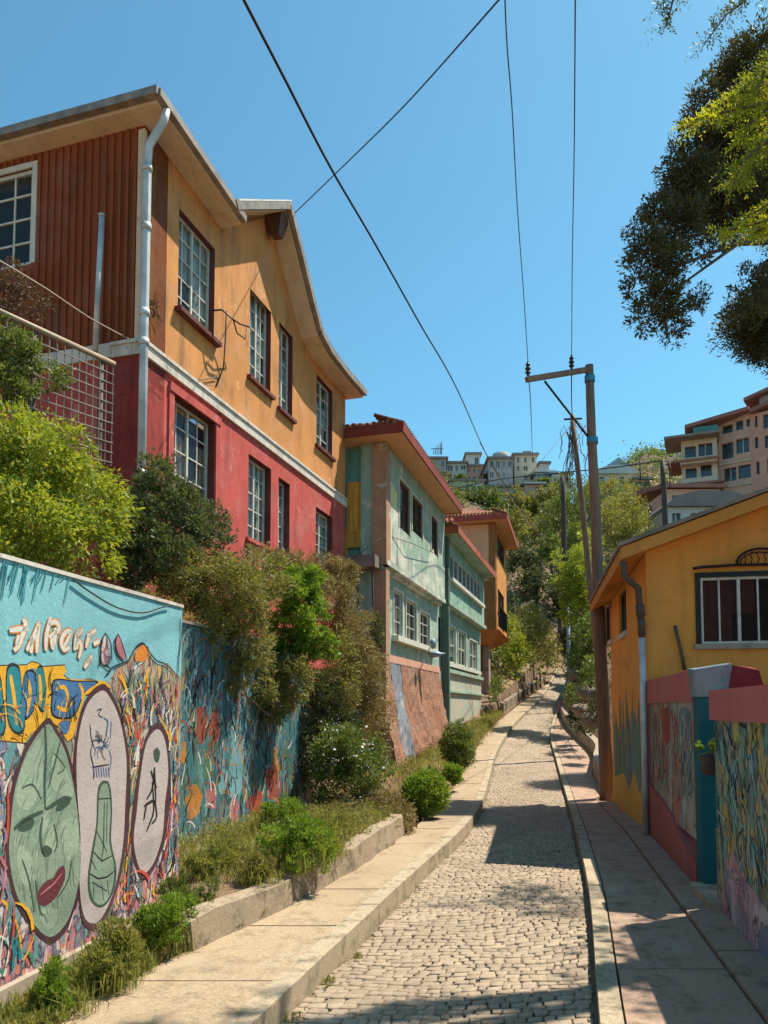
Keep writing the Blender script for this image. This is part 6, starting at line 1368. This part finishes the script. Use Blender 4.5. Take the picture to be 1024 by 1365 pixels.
# ------------------------------------------------------------------ pink apartment building on the right hill
ap = thing('apartment_building', tuple(at(960, 690, 55)), 'pink and beige stepped apartment building on the hill above the yellow roof', 'building')
def seg(u0, u1, Y0, Y1): a = at(u0, 640, Y0); b = at(u1, 640, Y1); return Fr((a.x, a.y), (b.x, b.y), 1)
def zat(u, v, Y): return at(u, v, Y).z
FA = seg(909, 957, 58, 57); FB = seg(956, 1003, 58.5, 57); FC = seg(1002, 1090, 57, 54)
zA = [zat(930, v, 57.5) for v in (660, 640, 623, 612, 595, 583)]
z0a = zat(930, 690, 57.5); zta = zat(930, 585, 57.5)
def apw(f, u0, vt, vb, u1, Y): 
    a = f.hit(u0, vt); b = f.hit(u1, vb); return (a[0], b[0], b[1], a[1])
hA = [apw(FA,913,596,613,928,57), apw(FA,931,592,609,950,57), apw(FA,914,625,640,929,57), apw(FA,934,620,635,949,57)]
wall_mesh(FA, 0, FA.L, z0a-4, zta, hA, .6, 0).build('left_wall', [M['far_beige'], M['far_pink']], ap)
hB = [apw(FB,962,592,610,978,57), apw(FB,981,586,602,999,57), apw(FB,965,625,640,982,57), apw(FB,984,621,636,1001,57), apw(FB,963,568,576,977,57), apw(FB,981,562,572,991,57), apw(FB,995,559,568,1000,57)]
zB = zat(980, 553, 57.5)
wall_mesh(FB, 0, FB.L, z0a-4, zB, hB, .4, 0).build('middle_wall', [M['far_pink'], M['far_pink']], ap)
hC = [apw(FC,1006,555,569,1010,56), apw(FC,1017,553,568,1034,56), apw(FC,1006,583,597,1011,56), apw(FC,1019,581,594,1036,56), apw(FC,1008,616,632,1013,56), apw(FC,1022,613,629,1038,56)]
zC = zat(1015, 546, 56)
wall_mesh(FC, 0, FC.L, z0a-4, zC, hC, .4, 0).build('right_wall', [M['far_rose'], M['far_pink']], ap)
for f, hs in ((FA, hA), (FB, hB), (FC, hC)):
    for h in hs:
        mb = MB(); mb.fbox(f, h[0], h[1], h[2], h[3], -.38, -.3); k = max(1, int((h[1]-h[0])/.45))
        for i in range(1, k): x = h[0]+(h[1]-h[0])*i/k; mb.fbox(f, x-.03, x+.03, h[2], h[3], -.3, -.26, 1)
        mb.build('window', [M['far_glass'], M['frame_white']], ap)
for nm, f, z, o0, o1, n1, m in (('lower_awning', FA, zat(930, 616, 57.5), -1.0, .1, 1.1, 'far_terra'), ('upper_awning', FA, zat(930, 584, 57.5), -1.2, .2, 1.3, 'far_roof'), ('base_roof', FA, zat(930, 650, 57.5), -3.5, .4, 1.6, 'far_terra')):
    mb = MB(); mb.hexa([f.p(o0, z, -3), f.p(f.L+o1, z, -3), f.p(f.L+o1, z-.15, n1), f.p(o0, z-.15, n1), f.p(o0, z+.5, -3), f.p(f.L+o1, z+.5, -3), f.p(f.L+o1, z+.02, n1), f.p(o0, z+.02, n1)]); mb.build(nm, M[m], ap)
mb = MB(); zz = zat(935, 582, 57.5); mb.fbox(FA, .9, FA.L+.1, zz, zz+.75, -.2, .1); mb.build('roof_terrace_screen', M['far_teal'], ap)
mb = MB(); zr1 = zat(930, 571, 57.5); zr2 = zat(1000, 551, 57)
mb.fbox(FA, .6, FA.L, zz-.1, zr1, -4, -.9); mb.build('penthouse_wall', M['far_rose'], ap)
mb = MB(); A_ = FA.p(.3, zr1, .5); B_ = FB.p(FB.L, zr2+.1, .6); mb.hexa([FA.p(.3, zr1, -6), FB.p(FB.L, zr2+.1, -6), B_, A_, FA.p(.3, zr1+.35, -6), FB.p(FB.L, zr2+.5, -6), B_+Vector((0,0,.3)), A_+Vector((0,0,.25))])
mb.hexa([FB.p(FB.L, zC, .5), FC.p(FC.L, zC+.9, .5), FC.p(FC.L, zC+.9, -6), FB.p(FB.L, zC, -6), FB.p(FB.L, zC+.3, .5), FC.p(FC.L, zC+1.2, .5), FC.p(FC.L, zC+1.2, -6), FB.p(FB.L, zC+.3, -6)]); mb.build('roof', M['far_terra'], ap)
mb = MB(); zt1 = zat(1010, 545, 56); mb.fbox(FB, 3.0, FB.L+5, zB, zB+1.7, -5, -1.2); mb.build('top_storey', M['far_grey'], ap)
mb = MB(); z_ = zat(990, 537, 58); mb.hexa([FB.p(2.0, z_, -.4), FB.p(FB.L+6, z_+1.6, -.4), FB.p(FB.L+6, z_+1.6, -6), FB.p(2.0, z_, -6), FB.p(2.0, z_+.25, -.4), FB.p(FB.L+6, z_+1.9, -.4), FB.p(FB.L+6, z_+1.9, -6), FB.p(2.0, z_+.25, -6)]); mb.build('top_roof', M['far_terra'], ap)
for h in (hB[0][2]-.35, hB[2][2]-.35): 
    mb = MB(); mb.fbox(FB, 0, FB.L, h-.12, h, 0, .12); mb.build('ledge', M['far_beige'], ap)
for h in (hA[0][2]-.3, hA[2][2]-.3):
    mb = MB(); mb.fbox(FA, -.1, FA.L, h-.2, h+.25, 0, .9); mb.build('balcony', M['far_beige'], ap)
r, f, zt = block('lower_annex', 890, 960, 652, 690, 52, 6, 'far_pink', 'pink annex at the foot of the apartment building', 'slope', 'far_terra', cols=3, rows=1, wfrac=.4)
r, f, zt = block('glazed_house', 891, 1005, 676, 712, 46, 6, 'far_white', 'low white house with grey curved roof just above the yellow roof', 'round', 'far_roof', cols=5, rows=1, hgt=1.0, wfrac=.5)

# ------------------------------------------------------------------ big dark tree and the bright branches, upper right
pn = [(985,95,17,40,38,1.0),(1010,150,17,48,55,1.2),(935,135,16.5,24,22,.8),(925,185,16.5,26,34,.8),(970,200,17,50,50,1.2),(895,215,16.2,18,22,.6),(920,250,16.5,40,40,1.0),(975,270,17,46,42,1.1),(1030,250,17.5,40,60,1.1),
      (880,285,16,30,30,.8),(905,310,16.3,38,30,.9),(848,300,15.8,16,14,.5),(862,335,15.8,32,30,.7),(895,345,16,26,30,.7),(852,375,15.8,24,36,.6),(880,400,16,34,36,.7),(858,425,15.8,22,24,.5),(900,435,16,20,26,.5),(930,402,16.2,16,28,.4),(940,330,16.5,26,20,.6),
      (995,370,16.6,24,20,.6),(980,410,16.5,16,30,.5),(1010,400,16.6,24,36,.6),(1040,370,17,30,50,.8),(1050,150,17,40,80,1.2)]
LB = lobes_px(pn)+[(Vector((11.6, 21.3, 13.0)), (1.6, 1.3, 1.1)), (Vector((12.2, 19.5, 11.5)), (1.5, 1.3, 1.2))]; tb = at(1140, 900, 18); tbz = ZR(18)+1  # last two lobes are out of view, added to throw shadow bands on the road
t = thing('dark_tree', (11.4, 17.8, tbz), 'large dark evergreen tree against the sky at the upper right', 'tree')
leafcloud('crown', LB, 300000, .085, G['pine'], t, 9, clumps=70, tight=.34, aspect=.4, shell=.5)
mb = MB(); tk = [Vector((11.4, 17.8, tbz-1)), Vector((11.3, 17.7, 6)), Vector((11.0, 17.5, 10)), Vector((10.4, 17.4, 14)), Vector((9.8, 17.2, 17))]; mb.tube(tk, [.5, .42, .35, .22, .1], 10); mb.build('trunk', M['bark'], t)
rr = random.Random(6)
for i in range(9):
    l = LB[(i*7) % len(LB)]; s0_ = tk[2].lerp(tk[3], rr.random()) if l[0].z > 10 else tk[1].lerp(tk[2], .5+.5*rr.random())
    e = Vector(l[0]); m1 = s0_.lerp(e, .5)+Vector((0, 0, .35)); mb = MB(); mb.tube([s0_, m1, e], [.10, .05, .015], 6); 
    for j in range(5):
        c = m1.lerp(e, .7*rr.random()); c2 = c+Vector((-rr.uniform(.1,.35), rr.uniform(-.2,.2), rr.uniform(-.2,.2))); mb.tube([c, c2, c2+Vector((-rr.uniform(.05,.25), 0, rr.uniform(-.2,.1)))], [.02, .012, .004], 4)
    mb.build('limb', M['bark'], t)


at2 = thing('feathery_tree', (4.9, 6.4, .2), 'tree with bright yellow-green feathery sprays hanging in from the upper right', 'tree')
TR = [Vector((5.2, 6.6, -.2)), Vector((5.0, 6.6, 3)), Vector((4.8, 6.5, 6)), Vector((4.6, 6.3, 8.5))]
mb = MB(); mb.tube(TR, [.22, .19, .15, .06], 9); mb.build('trunk', M['bark'], at2)
SP = [[(1080,120,6.2),(1010,140,6.1),(965,150,6.0),(925,160,6.0)],[(1060,180,6.2),(1020,190,6.1),(990,215,6.0),(978,245,6.0)],[(1070,120,6.3),(1030,110,6.2),(1000,120,6.1),(975,130,6.0)],[(1060,300,6.2),(1030,290,6.1),(1000,300,6.0),(965,308,6.0)],[(1090,40,6.2),(1030,80,6.2),(1000,110,6.1),(985,125,6.0)],[(1100,90,6.3),(1020,110,6.2),(960,140,6.1),(912,162,6.0)],[(1110,150,6.4),(1040,130,6.2),(1000,165,6.1),(985,195,6.0)],[(1110,200,6.4),(1050,190,6.3),(1010,215,6.2),(972,252,6.1)],
      [(1110,260,6.4),(1060,240,6.3),(1020,275,6.2),(960,312,6.1)],[(1110,20,6.5),(1060,-30,6.2),(1000,-5,6.0),(968,20,5.9),(938,60,5.9)],[(1000,-60,5.9),(930,-40,5.8),(900,-10,5.8),(888,36,5.8)],[(1090,160,6.3),(1040,170,6.2),(1012,195,6.1),(1000,240,6.1)],[(1100,240,6.2),(1050,270,6.2),(1030,300,6.1),(1005,310,6.1)],[(1090,70,6.2),(1050,60,6.1),(1020,90,6.0),(1010,130,6.0)],[(1100,120,6.5),(1060,110,6.4),(1040,150,6.4),(1020,190,6.3)]]
rng = np.random.default_rng(5)
for i, q in enumerate(SP):
    P_ = [at(*z) for z in q]; st_ = TR[2].lerp(TR[3], .5) if i in (9, 10) else TR[1].lerp(TR[2], .4+.04*i)
    mb = MB(); mb.tube([st_]+P_, [.05]+[.018-.004*k for k in range(len(P_))], 5); lm = mb.build('branch', M['bark'], at2)
    cs = []; 
    for k in range(52):       # drooping side twigs carry two rows of small leaflets
        t_ = (.2+.8*(k+rng.random())/53)*(len(P_)-1); a = int(min(len(P_)-2, t_)); b = P_[a].lerp(P_[a+1], t_-a)
        cs.append(b)
    cs = np.array([tuple(c) for c in cs]); V_ = []
    for c in cs:
        d = np.array([-.5+rng.normal()*.6, rng.normal()*.5, -.55+rng.normal()*.35]); d /= np.linalg.norm(d); L_ = .10+.13*rng.random()
        for j in range(12):
            p0 = c+d*L_*(j+.5)/12; w_ = rng.normal(size=3)*.5+np.cross(d, [0, .9, .3])*(1 if j % 2 else -1)*1.5; w_ = w_/np.linalg.norm(w_)*.028*(.6+.8*rng.random()); w_ = w_+d*.02; e_ = np.cross(w_, d+rng.normal(size=3)*.4); e_ = e_/(np.linalg.norm(e_)+1e-6)*.006
            V_ += [p0, p0+w_*.5+e_, p0+w_, p0+w_*.5-e_]
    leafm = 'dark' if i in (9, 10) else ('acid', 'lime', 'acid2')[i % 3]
    quadmesh('leaf_spray', np.array(V_)-np.array(ORG[at2.name]), G[leafm], at2)
# the rest of that tree's crown, above and beyond the picture, which dapples the pavement
leafcloud('crown', [((6.3, 6.6, 7.6), (1.1, 1.2, .9)), ((6.6, 5.2, 6.8), (1.3, 1.4, .9)), ((5.6, 4.4, 7.4), (1.0, 1.0, .8)), ((7.0, 9.9, 11.0), (1.1, .7, .6)), ((7.6, 8.6, 10.2), (1.0, .8, .7)), ((5.5, 6.6, 6.3), (1.1, 1.0, .8))], 12500, .10, G['mid'], at2, 77, clumps=26, tight=.3)

# ------------------------------------------------------------------ more wires between the poles
cable('overhead_cable', [(763,556,24),(775,566,20),(786,590,PY-.1)], .010, M['cable'], 'short slack wire between the leaning pole top and the main pole brace')
cable('overhead_cable', [(763,560,24),(752,640,30),(738,700,36)], .012, M['cable'], 'slack wire dropping from the leaning pole to the hillside trees')
cable('overhead_cable', [(786,592,PY-.1),(800,640,20),(883,620,42)], .010, M['cable'], 'wire from the main pole running back to the dark pole')
cable('overhead_cable', [(763,565,24),(700,640,22),(655,690,34)], .008, M['cable'], 'wire from the leaning pole down to the orange house roof')
